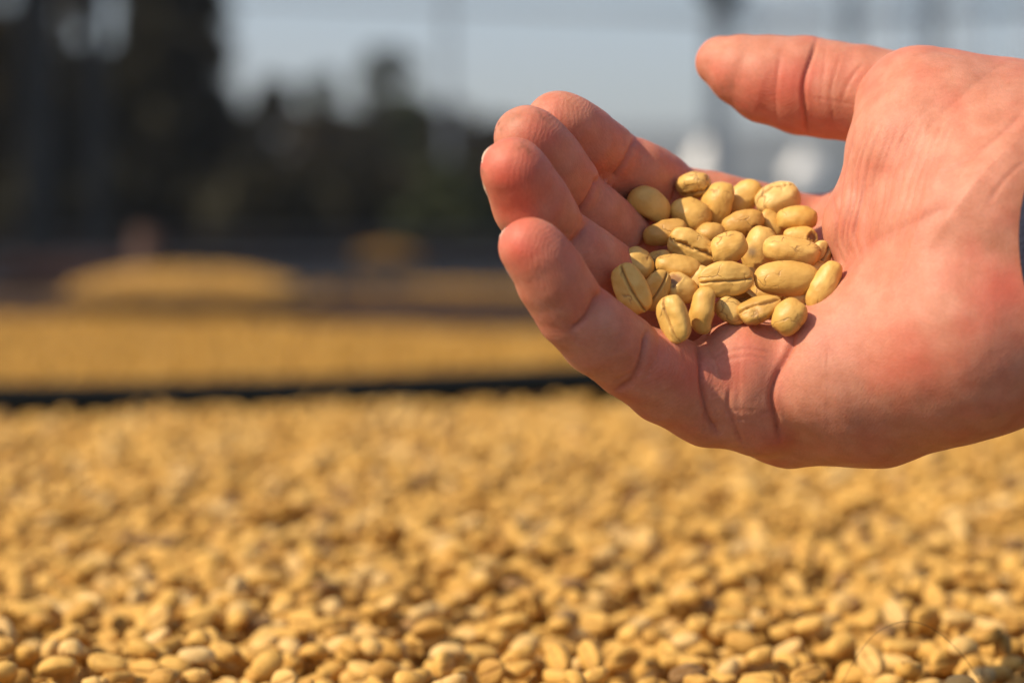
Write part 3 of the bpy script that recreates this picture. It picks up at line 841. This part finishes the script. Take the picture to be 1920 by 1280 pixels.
# ================================================================== COFFEE BEANS
def bean_material(name, stops):
    m, nt, b = new_mat(name)
    L = nt.links
    tc = N(nt, 'ShaderNodeTexCoord'); oi = N(nt, 'ShaderNodeObjectInfo')
    add = N(nt, 'ShaderNodeVectorMath', operation='ADD'); L.new(tc.outputs['Object'], add.inputs[0])
    sc_ = N(nt, 'ShaderNodeVectorMath', operation='SCALE'); sc_.inputs[0].default_value = (3.1, 1.7, 2.3); L.new(oi.outputs['Random'], sc_.inputs['Scale'])
    L.new(sc_.outputs[0], add.inputs[1])
    n1 = N(nt, 'ShaderNodeTexNoise'); n1.inputs['Scale'].default_value = 330; n1.inputs['Detail'].default_value = 4
    n2 = N(nt, 'ShaderNodeTexNoise'); n2.inputs['Scale'].default_value = 1500; n2.inputs['Detail'].default_value = 3
    n3 = N(nt, 'ShaderNodeTexVoronoi'); n3.inputs['Scale'].default_value = 420
    for n in (n1, n3): L.new(add.outputs[0], n.inputs['Vector'])
    st_ = N(nt, 'ShaderNodeMapping'); st_.inputs['Scale'].default_value = (.35, 1, 1); L.new(add.outputs[0], st_.inputs['Vector']); L.new(st_.outputs['Vector'], n2.inputs['Vector'])
    base = ramp(nt, stops)
    L.new(oi.outputs['Random'], base.inputs['Fac'])
    mot = ramp(nt, [(.30, (0.86, 0.80, 0.70)), (.60, (1, 1, 1))]); L.new(n1.outputs['Fac'], mot.inputs['Fac'])
    def mix(fac, a, c, blend='MIX'):
        x = N(nt, 'ShaderNodeMix', data_type='RGBA', blend_type=blend)
        for s, v in ((x.inputs[0], fac), (x.inputs[6], a), (x.inputs[7], c)):
            if isinstance(v, (tuple, float, int)): s.default_value = v
            else: L.new(v, s)
        return x.outputs[2]
    c = mix(1.0, base.outputs['Color'], mot.outputs['Color'], 'MULTIPLY')
    sp = ramp(nt, [(.0, (1, 1, 1)), (.05, (0, 0, 0))]); L.new(n3.outputs['Distance'], sp.inputs['Fac'])
    c = mix(sp.outputs['Color'], c, (0.28, 0.13, 0.04, 1))
    def attr(n):
        a = N(nt, 'ShaderNodeAttribute'); a.attribute_name = n; return a.outputs['Fac']
    # hair cracks and wrinkles of the dry husk
    wq = N(nt, 'ShaderNodeVectorMath', operation='MULTIPLY_ADD'); L.new(n1.outputs['Color'], wq.inputs[0]); wq.inputs[1].default_value = (.004, .004, .004); L.new(add.outputs[0], wq.inputs[2])
    ck = N(nt, 'ShaderNodeTexVoronoi'); ck.feature = 'DISTANCE_TO_EDGE'; ck.inputs['Scale'].default_value = 170; L.new(wq.outputs[0], ck.inputs['Vector'])
    cr_ = ramp(nt, [(.0, (1, 1, 1)), (.035, (0, 0, 0))]); L.new(ck.outputs['Distance'], cr_.inputs['Fac'])
    n4 = N(nt, 'ShaderNodeTexNoise'); n4.inputs['Scale'].default_value = 140; L.new(add.outputs[0], n4.inputs['Vector'])
    cm = ramp(nt, [(.52, (0, 0, 0)), (.60, (.8, .8, .8))]); L.new(n4.outputs['Fac'], cm.inputs['Fac'])
    cf = N(nt, 'ShaderNodeMath', operation='MULTIPLY'); L.new(cr_.outputs['Color'], cf.inputs[0]); L.new(cm.outputs['Color'], cf.inputs[1])
    c = mix(cf.outputs[0], c, (0.34, 0.17, 0.05, 1))
    c = mix(attr('seam'), c, (0.33, 0.17, 0.055, 1))
    c = mix(attr('tear'), c, (0.30, 0.145, 0.055, 1))
    c = mix(attr('spot'), c, (0.14, 0.11, 0.09, 1))
    L.new(c, b.inputs['Base Color'])
    b.inputs['Roughness'].default_value = .48; b.inputs['Specular IOR Level'].default_value = .42
    b.inputs['Subsurface Weight'].default_value = 0.0
    bp = N(nt, 'ShaderNodeBump'); bp.inputs['Strength'].default_value = .5; bp.inputs['Distance'].default_value = .0004
    ad = N(nt, 'ShaderNodeMath', operation='MULTIPLY_ADD'); L.new(n2.outputs['Fac'], ad.inputs[0]); ad.inputs[1].default_value = .4; L.new(n1.outputs['Fac'], ad.inputs[2])
    a2 = N(nt, 'ShaderNodeMath', operation='MULTIPLY_ADD'); L.new(cf.outputs[0], a2.inputs[0]); a2.inputs[1].default_value = -.8; L.new(ad.outputs[0], a2.inputs[2])
    L.new(a2.outputs[0], bp.inputs['Height']); L.new(bp.outputs['Normal'], b.inputs['Normal'])
    return m
M_BEAN = bean_material('parchment_bean', [(.0, (0.58, 0.32, 0.075)), (.30, (0.68, 0.395, 0.095)), (.72, (0.73, 0.44, 0.115)), (.965, (0.71, 0.48, 0.18)), (1.0, (0.60, 0.35, 0.12))])
M_TRAYBEAN = bean_material('tray_bean', [(.0, (0.46, 0.25, 0.06)), (.30, (0.60, 0.345, 0.084)), (.72, (0.68, 0.405, 0.108)), (.955, (0.68, 0.46, 0.19)), (.965, (0.36, 0.20, 0.07)), (1.0, (0.22, 0.13, 0.06))])  # darker than the hand beans, their mutual shade put into the colour
M_TRAYBEAN_SHADED = bean_material('tray_bean_shaded', [(.0, (0.35, 0.175, 0.028)), (.30, (0.42, 0.22, 0.036)), (.72, (0.46, 0.25, 0.045)), (.955, (0.5, 0.3, 0.08)), (1.0, (0.22, 0.13, 0.05))])  # darker tray beans: the shadows this layer lacks are put into the colour
for m_ in (M_TRAYBEAN, M_TRAYBEAN_SHADED):
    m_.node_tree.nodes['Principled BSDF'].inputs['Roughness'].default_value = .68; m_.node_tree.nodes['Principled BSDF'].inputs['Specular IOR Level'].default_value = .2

def bean_mesh(name, seed, L, W, T, nu=36, nv=44, flat=.40, sw=.32, sd=.9, bend=0.0, rough=.26, jag=.0, tear=None, spot=None, side_split=None):
    """one bean in millimetres: x long, dome up (+z), seam face down (-z)"""
    rr = random.Random(seed); sw *= .60; sd *= .80
    s = np.arange(nv) / nv
    phi = -math.pi / 2 + 2 * math.pi * (s - .62 / (2 * math.pi) * np.sin(2 * math.pi * s))
    th = np.linspace(0, math.pi, nu + 2)[1:-1]
    T_, S_ = np.meshgrid(th, phi, indexing='ij')
    egg = rr.uniform(-.10, .10)
    r = np.sin(T_) ** .70 * (1 + egg * np.cos(T_))
    x = L / 2 * np.cos(T_); y = W / 2 * r * np.cos(S_); sn = np.sin(S_)
    z = np.where(sn > 0, T * (1 - flat) * r * np.abs(sn) ** .95, -T * flat * r * np.abs(sn) ** .62)
    p = np.stack([x, y, z], -1).reshape(-1, 3)
    p = np.vstack([p, [[L / 2, 0, 0], [-L / 2, 0, 0]]])
    f1 = vnoise(p, .28, 2, seed * 3.7); f2 = vnoise(p, .9, 2, seed * 1.3)
    nrm = p / np.array([L * L, W * W, T * T]) ; nrm /= np.maximum(np.linalg.norm(nrm, axis=1, keepdims=True), 1e-9)
    u = p[:, 0] / (L / 2)
    line = rr.uniform(-.3, .3) + .22 * np.sin(u * 2.2 + rr.uniform(0, 6)) + jag * vnoise(np.column_stack([p[:, 0], 0 * u, 0 * u]), 1.6, 3, seed + .5)
    dy = p[:, 1] - line
    wv = sw * (1 + .8 * np.clip(vnoise(np.column_stack([p[:, 0], 0 * u + 9, 0 * u]), .6, 2, seed), -.6, 1) * (jag > 0))
    below = 1 / (1 + np.exp((p[:, 2] + .12 * T) / .25))
    endf = np.clip((1.02 - np.abs(u)) / .10, 0, 1)
    g = np.exp(-(dy / wv) ** 2) * below * endf
    lip = np.exp(-((np.abs(dy) - 2.6 * sw) / (1.5 * sw)) ** 2) * below * endf
    p[:, 2] += sd * g - .10 * sd * lip
    p += nrm * (rough * f1 + rough * .35 * f2)[:, None]
    p[:, 2] -= bend * u * u; p[:, 1] += bend * .35 * u * u
    tr = np.zeros(len(p)); st = np.zeros(len(p)); seam = np.clip(g ** 1.5 * 1.05, 0, 1)
    if tear is not None:
        c = np.array(tear[:3]); dd = np.linalg.norm(p - c, axis=1) / tear[3] + .45 * vnoise(p, .8, 3, seed + 2)
        tr = np.clip((1.0 - dd) * 6, 0, 1); p -= nrm * (tr * .55)[:, None]
        p += nrm * (np.exp(-((dd - 1.08) / .14) ** 2) * .22)[:, None]
    if spot is not None:
        c = np.array(spot[:3]); dd = np.linalg.norm(p - c, axis=1) / spot[3]; st = np.exp(-dd ** 2) * .85
    F = []
    for i in range(nu - 1):
        for j in range(nv):
            F.append((i * nv + j, i * nv + (j + 1) % nv, (i + 1) * nv + (j + 1) % nv, (i + 1) * nv + j))
    a, b = nu * nv, nu * nv + 1
    for j in range(nv):
        F.append((a, (j + 1) % nv, j)); F.append((b, (nu - 1) * nv + j, (nu - 1) * nv + (j + 1) % nv))
    me = bpy.data.meshes.new(name)
    me.from_pydata((p / 1000).tolist(), [], F); me.shade_smooth(); me.materials.append(M_BEAN)
    for n_, arr in (('seam', seam), ('tear', tr), ('spot', st)):
        me.attributes.new(n_, 'FLOAT', 'POINT').data.foreach_set('value', arr.astype(np.float32))
    return me, p

def husk_mesh(name, seed, L, W, T):
    """an empty split husk: a thin open bowl with a wavy rim"""
    nu, nv = 30, 18; pts = []; F = []
    for lay in (0, 1):
        k = 1 - .11 * lay
        for i in range(nu):
            a = 2 * math.pi * i / nu
            for j in range(nv):
                e = (math.pi / 2) * j / (nv - 1)
                rim = .7 * math.sin(2 * a + 1) * (1 - j / (nv - 1)) - .9 * math.cos(a) ** 2 * (1 - j / (nv - 1)) ** 2
                pts.append((L / 2 * k * math.cos(a) * math.cos(e) ** .8, W / 2 * k * math.sin(a) * math.cos(e) ** .8, -(T * k) * math.sin(e) + rim))
    n = nu * nv
    for i in range(nu):
        for j in range(nv - 1):
            q = (i * nv + j, ((i + 1) % nu) * nv + j, ((i + 1) % nu) * nv + j + 1, i * nv + j + 1)
            F.append(q[::-1]); F.append(tuple(n + x for x in q))
        F.append((i * nv, ((i + 1) % nu) * nv, n + ((i + 1) % nu) * nv, n + i * nv))
    p = np.array(pts); p[:, 2] += T * .5
    p += vnoise(p, .5, 2, seed)[:, None] * .15
    me = bpy.data.meshes.new(name); me.from_pydata((p / 1000).tolist(), [], F); me.shade_smooth(); me.materials.append(M_BEAN)
    return me, p

# ---- the handful: photograph position, length and width in pixels, angle in the picture, tilt towards the viewer, roll (0 dome, 180 seam face), depth step
HG = 'tan coffee beans heaped in the palm'
PLAIN = 'smooth tan coffee bean in the hand, its seam turned away'
LOW = 'tan coffee bean half buried under others in the hand'
HB = [
    (1300, 349, 62, 52, 8, 32, 128, 1, dict(sw=.55, sd=1.7, jag=.35), 'short round bean with gaping split, top of the heap against the index finger'),
    (1217, 386, 80, 54, -30, 5, 70, 0, dict(bend=.7), 'curved bean lying against the middle finger, seam along its underside'),
    (1294, 402, 74, 60, -32, 8, 48, 1, dict(sw=.30, jag=.2), 'plump bean with a wrinkled spot, just below the gaping round bean'),
    (1346, 385, 86, 52, 76, 6, 72, 1, dict(bend=1.0), 'upright crescent bean leaning between two plump beans near the index finger'),
    (1394, 371, 76, 52, 44, 4, 25, 2, {}, 'smooth slanting bean beside the bean with the ragged open seam'),
    (1458, 372, 80, 64, 22, 6, -118, 3, dict(sw=.75, sd=1.8, jag=.8), 'big bean with a ragged open seam on top, overlooking the palm'),
    (1495, 412, 72, 46, 2, 4, 55, 1, dict(sw=.28, jag=.3), 'low domed bean with a short crack, against the ball of the thumb'),
    (1247, 436, 78, 44, 14, 4, 30, 0, {}, 'slim smooth bean lying apart beside the middle finger'),
    (1394, 420, 76, 50, 20, 10, -35, 2, dict(tear=(1.5, -2.2, 2.2, 2.0), jag=.4), 'torn bean with a dark brown cavity in its husk'),
    (1450, 421, 60, 40, -48, 4, 20, -2, {}, LOW),
    (1331, 441, 56, 44, 0, 5, 10, -3, {}, LOW),
    (1298, 465, 88, 60, -27, 4, 168, 1, dict(sw=.50, sd=1.0, jag=.6, flat=.3), 'wide flat bean showing a full ragged seam across its face'),
    (1367, 465, 66, 55, 22, 10, 8, 2, {}, 'round smooth bean beside the bean with the grey spot'),
    (1424, 470, 88, 58, 78, 5, 12, 1, dict(spot=(-.5, 1.2, 3.1, 1.1)), 'upright oval bean with a dark grey spot'),
    (1484, 468, 102, 54, -10, 4, -112, 4, dict(sw=.28, sd=.6, jag=.35), 'long bean with a thin seam along its top, lying over the spotted bean'),
    (1500, 444, 60, 40, -6, 6, 20, -2, dict(tear=(3.0, -.5, 2.2, 1.3)), LOW),
    (1538, 478, 54, 40, 66, 6, 150, 0, dict(sw=.4, jag=.5), 'small cracked bean wedged between the long seamed bean and the palm'),
    (1475, 522, 114, 62, 0, 2, 14, 2, dict(rough=.12), 'largest smooth bean of the handful, lying flat with scratched top'),
    (1528, 506, 56, 38, -10, 4, 20, -3, {}, LOW),
    (1545, 536, 90, 50, 62, 3, 28, 0, dict(sw=.3), 'long bean standing aslant against the heel of the hand'),
    (1360, 524, 98, 64, 7, 2, 176, 8, dict(sw=.36, sd=.7, jag=.1, flat=.34), 'big bean lifted on top of the heap, seam face towards the viewer'),
    (1197, 493, 58, 50, -48, 8, 45, 0, dict(sw=.25, jag=.3), 'small round bean behind the broad seamed bean at the little finger'),
    (1184, 542, 94, 60, -62, 2, 172, 5, dict(sw=.36, sd=.9, flat=.36), 'broad bean with a straight seam, next to the little finger'),
    (1229, 544, 78, 48, 60, 4, 165, 2, dict(sw=.34, sd=.8, flat=.36), 'seamed bean tucked behind the broad bean at the little finger'),
    (1272, 500, 80, 44, -9, 3, 40, 1, dict(sw=.26, jag=.2), 'smooth bean with a nick at its end, left of the lifted bean'),
    (1277, 541, 62, 50, -32, 4, 15, 0, dict(tear=(-2.6, .4, 2.0, 1.7)), 'bean with a flake of husk peeling off its end'),
    (1236, 489, 48, 40, 10, 0, 10, -4, {}, LOW),
    (1264, 599, 88, 58, -72, 3, 140, 5, dict(sw=.30, sd=.9, jag=.15, flat=.42), 'bean with a long dark seam standing at the root of the little finger'),
    (1318, 582, 84, 42, 84, 3, 60, 2, dict(bend=.5, sw=.28), 'narrow bean standing on end beside the dark seamed bean'),
    (1425, 579, 78, 50, 21, 2, -140, 3, dict(sw=.46, sd=1.0, jag=.3), 'bean with a split seam resting on the pad below the little finger'),
    (1480, 594, 66, 56, 52, 4, 25, 1, dict(sw=.28), 'egg shaped bean at the front of the handful, touching the heel of the hand'),
    (1372, 583, 60, 46, -36, 4, 20, 0, {}, 'smooth bean lying under the empty husk'),
    (1413, 533, 60, 44, -70, 4, 20, -3, {}, LOW), (1310, 526, 56, 44, 70, 4, 20, -3, {}, LOW), (1350, 498, 60, 46, 20, 4, 20, -6, {}, LOW), (1440, 556, 62, 46, 10, 4, 20, -4, {}, LOW),
    (1500, 556, 60, 46, 40, 4, 20, -4, {}, LOW), (1400, 450, 60, 46, 20, 4, 20, -7, {}, LOW), (1345, 415, 60, 46, -30, 4, 20, -6, {}, LOW), (1250, 520, 60, 46, 30, 4, 20, -6, {}, LOW), (1480, 440, 60, 46, 50, 4, 20, -6, {}, LOW),
]
def bean_z(py): return 11.0 - (600 - py) * .145
items = []
R3 = np.array(CAM_M.to_3x3())
for k, (bx, by, lp, wp, al, tl, ro, dz, kw, lab) in enumerate(HB):
    z = bean_z(by) + dz * .9
    mm = (D0 - z) / F_PX
    L_, W_ = lp * mm * 1.06, wp * mm * 1.07; T_ = W_ * .74
    if 50 < abs(ro) < 125: T_ = W_ * .95; W_ = W_ * 1.12
    me, p = bean_mesh('coffee_bean', 20 + k, L_, W_, T_, **kw)
    al, tl, ro = map(math.radians, (al, tl, ro))
    a = np.array([math.cos(al) * math.cos(tl), math.sin(al) * math.cos(tl), math.sin(tl)])
    w = np.array([0, 0, 1.0]) - a * a[2]; w /= np.linalg.norm(w); v = np.cross(w, a)
    zz = math.cos(ro) * w + math.sin(ro) * v; yy = np.cross(zz, a)
    items.append(dict(px=bx, py=by, z=z, R=np.column_stack([a, yy, zz]), me=me, p=p, r=np.array([L_, W_, T_ * 1.05]) / 2, lab=lab, z0=z))
z = bean_z(556) + 3; me, p = husk_mesh('coffee_husk', 5, 9.0, 5.4, 2.8)
al, tl, ro = map(math.radians, (-24, 4, -52))
a = np.array([math.cos(al), math.sin(al), .07]); a /= np.linalg.norm(a); w = np.array([0, 0, 1.0]) - a * a[2]; w /= np.linalg.norm(w); v = np.cross(w, a)
zz = math.cos(ro) * w + math.sin(ro) * v
items.append(dict(px=1394, py=556, z=z, R=np.column_stack([a, np.cross(zz, a), zz]), me=me, p=p, r=np.array([3.5, 2.0, 1.2]), lab='open empty husk of a coffee bean with a thin curling rim', z0=z - 6, husk=1))
for it in range(24):            # settle along the line of sight: out of the hand, out of each other
    for i, q in enumerate(items):
        sub = q['p'][::7]
        q['w'] = sub @ q['R'].T + P(q['px'], q['py'], q['z']); q['c'] = P(q['px'], q['py'], q['z'])
    mv = np.zeros(len(items))
    for i, q in enumerate(items):
        for j, o in enumerate(items):
            if i == j or np.linalg.norm(q['c'] - o['c']) > 13: continue
            loc = (q['w'] - o['c']) @ o['R'] / o['r']
            pen = 1 - np.sqrt((loc ** 2).sum(1)).min()
            if pen > .10:
                s = (pen - .10) * 3.0
                if q['z0'] >= o['z0']: mv[i] += s * .5; mv[j] -= s * .35
                else: mv[i] -= s * .35; mv[j] += s * .5
    for i, q in enumerate(items):
        q['z'] = min(max(q['z'] + max(-1, min(1, mv[i])), q['z0'] - 5), q['z0'] + 6)
        w_ = q['p'][::7] @ q['R'].T + P(q['px'], q['py'], q['z'])
        m_ = hand_sdf(w_).min()
        if m_ < -.5: q['z'] += min(1.5, -m_ * .8)
for q in items:
    o = link(bpy.data.objects.new('coffee_husk' if 'husk' in q else 'coffee_bean', q['me']))
    m4 = Matrix((R3 @ q['R']).tolist()).to_4x4(); m4.translation = Vector(cam_to_world([P(q['px'], q['py'], q['z'])])[0])
    o.matrix_world = m4
    tag(o, q['lab'], 'husk' if 'husk' in q else 'bean', HG)

# ---- beans spread on the drying trays
VAR = []
for k in range(7):
    rr = random.Random(90 + k)
    me, p = bean_mesh('tray_bean', 60 + k, rr.uniform(7.2, 9.6), rr.uniform(5.6, 6.8), rr.uniform(3.8, 4.8), nu=13, nv=16, flat=.40, sw=.55, sd=.9, bend=rr.uniform(0, .6), rough=.22)
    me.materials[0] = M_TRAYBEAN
    VAR.append((bpy.data.objects.new('tray_bean_shape', me), p))
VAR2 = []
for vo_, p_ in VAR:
    me = vo_.data.copy(); me.materials[0] = M_TRAYBEAN_SHADED; VAR2.append((bpy.data.objects.new('tray_bean_shape', me), p_))
def bean_scatter(name, pos, eul, scl, var, label, kind='stuff', shapes=None):
    """beans too many to count: points carrying one bean each"""
    me = bpy.data.meshes.new(name); me.from_pydata(pos.tolist(), [], [])
    me.attributes.new('rot', 'FLOAT_VECTOR', 'POINT').data.foreach_set('vector', eul.astype(np.float32).ravel())
    me.attributes.new('scl', 'FLOAT', 'POINT').data.foreach_set('value', scl.astype(np.float32))
    me.attributes.new('var', 'INT', 'POINT').data.foreach_set('value', var.astype(np.int32))
    o = link(bpy.data.objects.new(name, me)); tag(o, label, 'beans', kind=kind)
    ng = bpy.data.node_groups.new(name, 'GeometryNodeTree')
    ng.interface.new_socket('Geometry', in_out='INPUT', socket_type='NodeSocketGeometry'); ng.interface.new_socket('Geometry', in_out='OUTPUT', socket_type='NodeSocketGeometry')
    nd, lk = ng.nodes, ng.links
    gi, go, jn = nd.new('NodeGroupInput'), nd.new('NodeGroupOutput'), nd.new('GeometryNodeJoinGeometry')
    def na(n, t):
        x = nd.new('GeometryNodeInputNamedAttribute'); x.data_type = t; x.inputs['Name'].default_value = n; return x.outputs['Attribute']
    rot, sc_, vr = na('rot', 'FLOAT_VECTOR'), na('scl', 'FLOAT'), na('var', 'INT')
    for k, (vo, _) in enumerate(shapes or VAR):
        cp = nd.new('FunctionNodeCompare'); cp.data_type = 'INT'; cp.operation = 'EQUAL'
        lk.new(vr, cp.inputs[2]); cp.inputs[3].default_value = k
        io = nd.new('GeometryNodeObjectInfo'); io.inputs['Object'].default_value = vo; io.transform_space = 'ORIGINAL'
        ip = nd.new('GeometryNodeInstanceOnPoints'); lk.new(gi.outputs[0], ip.inputs['Points']); lk.new(cp.outputs['Result'], ip.inputs['Selection'])
        lk.new(io.outputs['Geometry'], ip.inputs['Instance']); lk.new(rot, ip.inputs['Rotation']); lk.new(sc_, ip.inputs['Scale'])
        lk.new(ip.outputs[0], jn.inputs[0])
    lk.new(jn.outputs[0], go.inputs[0])
    md = o.modifiers.new('beans', 'NODES'); md.node_group = ng
    return o

def settle(x0, x1, y0, y1, bed, n, seed, cell=.0016, cand=4):
    """drop n beans one by one on the height field bed(x, y); each comes to rest on what lies below it"""
    g = np.random.default_rng(seed)
    nx, ny = int((x1 - x0) / cell) + 1, int((y1 - y0) / cell) + 1
    X, Y = np.meshgrid(x0 + cell * np.arange(nx), y0 + cell * np.arange(ny), indexing='ij')
    H = bed(X, Y)
    stamps = []
    for k, (vo, p) in enumerate(VAR):
        for t in range(9):
            up = math.pi if g.random() < .5 else 0.0
            e = Euler((up + g.normal(0, .28), g.normal(0, .22), g.uniform(0, 2 * math.pi)) if t < 7 else (g.choice([-1, 1]) * math.pi / 2 + g.normal(0, .2), g.normal(0, .3), g.uniform(0, 6.28)))
            R = np.array(e.to_matrix()); w = p @ R.T / 1000
            hw = int(np.abs(w[:, :2]).max() / cell) + 1; S = 2 * hw + 1
            lo = np.full((S, S), np.inf); hi = np.full((S, S), -np.inf)
            # dense samples of the bean's surface
            w = np.vstack([w, (w + np.roll(w, 1, 0)) / 2, (w + np.roll(w, 16, 0)) / 2])
            ij = np.clip(np.round(w[:, :2] / cell).astype(int) + hw, 0, S - 1)
            np.minimum.at(lo, (ij[:, 0], ij[:, 1]), w[:, 2]); np.maximum.at(hi, (ij[:, 0], ij[:, 1]), w[:, 2])
            m = np.isfinite(lo) & (hi > -1)
            lo = np.where(m, lo, 1.0); hi = np.where(m, hi, -1.0)
            stamps.append((k, e, hw, lo, hi))
    pos = np.empty((n, 3)); eul = np.empty((n, 3)); var = np.empty(n, int)
    si = g.integers(0, len(stamps), n)
    for i in range(n):
        k, e, hw, lo, hi = stamps[si[i]]
        ci = g.integers(hw, nx - hw, cand); cj = g.integers(hw, ny - hw, cand)
        c = int(np.argmin(H[ci, cj])); a, b = ci[c], cj[c]
        Wn = H[a - hw:a + hw + 1, b - hw:b + hw + 1]
        zc = (Wn - lo).max() - .0016
        np.maximum(Wn, zc + hi, out=Wn)
        pos[i] = (x0 + a * cell, y0 + b * cell, zc); eul[i] = e; var[i] = k
    lift = np.median(H) - np.median(bed(X, Y)) - .0115
    pos[:, 2] -= lift; H -= lift
    top = H[np.round((pos[:, 0] - x0) / cell).astype(int), np.round((pos[:, 1] - y0) / cell).astype(int)] - pos[:, 2]
    return pos, eul, var, top

def project(w):
    m = np.array(CAM_M.inverted()); c = np.column_stack([w, np.ones(len(w))]) @ m.T
    return np.column_stack([960 + c[:, 0] / -c[:, 2] * F_PX, 640 - c[:, 1] / -c[:, 2] * F_PX, -c[:, 2]])

def bed1(x, y):
    return BEAN_Z - .0115 + .0018 * np.sin(x * 23 + 1) * np.cos(y * 17) + .0012 * np.sin(x * 51 + y * 37) - .003 * np.clip((y - 1.1) / .2, 0, 1) - (.0076 - .012 * np.clip(x + .1, -.4, .4)) * np.clip((y - (1.40 + .105 * (x + .31)) + .22) / .2, 0, 1) + .005 * np.clip(x + .1, -.3, .5)
if True:
    pos, eul, var, top = settle(-.56, .64, .45, 1.53, lambda x, y: 0 * x, 68000, 5, cand=8)
    flat_ = pos[:, 2] < np.quantile(pos[:, 2], .965)
    pos, eul, var, top = pos[flat_], eul[flat_], var[flat_], top[flat_]
    pos[:, 2] += bed1(pos[:, 0], pos[:, 1])
    rot_ = T1_ANGLE
    back = pos[:, 1] < 1.40 + .105 * (pos[:, 0] + .31) - .022
    pos, eul, var, top = pos[back], eul[back], var[back], top[back]
    pr = project(pos)
    vis = (pr[:, 0] > 5) & (pr[:, 0] < 1915) & (pr[:, 1] < 1275) & (top < .0045)
    cand_ = np.nonzero(vis)[0]; cand_ = cand_[np.argsort(pr[cand_, 2])][:300]
    pick = np.zeros(len(pos), bool); pick[cand_] = True
    fine = []
    for k in range(7):
        rr = random.Random(90 + k)
        me, _ = bean_mesh('coffee_bean', 60 + k, rr.uniform(7.2, 9.6), rr.uniform(5.6, 6.8), rr.uniform(3.8, 4.8), nu=22, nv=28, flat=.40, sw=.40, sd=.9, bend=rr.uniform(0, .6), rough=.22)
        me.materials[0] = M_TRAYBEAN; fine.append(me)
    for i in cand_:
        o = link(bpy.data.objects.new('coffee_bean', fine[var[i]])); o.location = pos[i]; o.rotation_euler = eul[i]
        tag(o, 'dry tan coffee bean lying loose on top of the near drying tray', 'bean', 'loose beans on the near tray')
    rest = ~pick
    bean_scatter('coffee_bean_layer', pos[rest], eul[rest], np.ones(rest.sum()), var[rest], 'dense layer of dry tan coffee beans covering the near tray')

    def jitter_layer(x0, x1, y0, y1, surf, step, seed, keep=None):
        g = np.random.default_rng(seed)
        X, Y = np.meshgrid(np.arange(x0, x1, step), np.arange(y0, y1, step)); X = X.ravel(); Y = Y.ravel()
        X = X + g.uniform(-.5, .5, len(X)) * step; Y = Y + g.uniform(-.5, .5, len(Y)) * step
        m = keep(X, Y) > g.random(len(X)) if keep else np.ones(len(X), bool)
        X, Y = X[m], Y[m]
        pos = np.column_stack([X, Y, surf(X, Y) + g.uniform(-.0055, .0035, len(X))])
        eul = np.column_stack([g.normal(0, .8, len(X)) + math.pi * (g.random(len(X)) < .5), g.normal(0, .4, len(X)), g.uniform(0, 6.28, len(X))])
        return pos, eul, g.uniform(.9, 1.1, len(X)), g.integers(0, 7, len(X))
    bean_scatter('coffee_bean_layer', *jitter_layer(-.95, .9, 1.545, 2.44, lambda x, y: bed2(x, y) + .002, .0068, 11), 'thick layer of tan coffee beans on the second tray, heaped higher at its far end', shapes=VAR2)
    bean_scatter('coffee_bean_heap', *jitter_layer(-.72, -.22, 3.25, 3.72, lambda x, y: bed3(x, y) + .002, .0085, 12, lambda x, y: (heap3(x, y) > .004) * 1.0), 'long low heap of tan coffee beans on the third tray')
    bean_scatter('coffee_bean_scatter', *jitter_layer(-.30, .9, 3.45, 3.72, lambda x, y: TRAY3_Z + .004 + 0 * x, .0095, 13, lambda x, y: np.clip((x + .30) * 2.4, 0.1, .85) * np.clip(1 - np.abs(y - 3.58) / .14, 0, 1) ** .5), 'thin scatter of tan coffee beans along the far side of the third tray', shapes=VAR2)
    bean_scatter('coffee_bean_heap', *jitter_layer(-.55, -.2, 6.9, 7.2, lambda x, y: TABLE_Z + .02 + .026 * np.clip(1 - ((x + .385) / .10) ** 2 - ((y - 7.05) / .10) ** 2, 0, 1), .010, 14, lambda x, y: (((x + .385) / .10) ** 2 + ((y - 7.05) / .10) ** 2 < 1) * 1.0), 'small heap of beans on a table with black shade sheets far behind the trays', shapes=VAR2)

# ---- one stray hair on the near beans
hp = [(1580, 1278), (1605, 1230), (1640, 1185), (1690, 1161), (1740, 1170), (1785, 1205), (1815, 1240), (1840, 1280), (1850, 1300)]
hd = [.520, .512, .507, .504, .504, .506, .510, .516, .520]
hpt = []
for (hx, hy), dd in zip(hp, hd):
    c = Vector(((hx - 960) / F_PX * dd, (640 - hy) / F_PX * dd, -dd)); hpt.append(CAM_M @ c)
M_HAIR, nt_, b_ = new_mat('hair'); b_.inputs['Base Color'].default_value = (.05, .02, .01, 1); b_.inputs['Roughness'].default_value = .4
mb = MB(); mb.tube([tuple(v) for v in smooth_poly([tuple(v) for v in hpt], 3)], .00007, 5)
tag(mb.build('hair', M_HAIR, smooth=True), 'single thin brown hair arching over the near beans', 'hair')
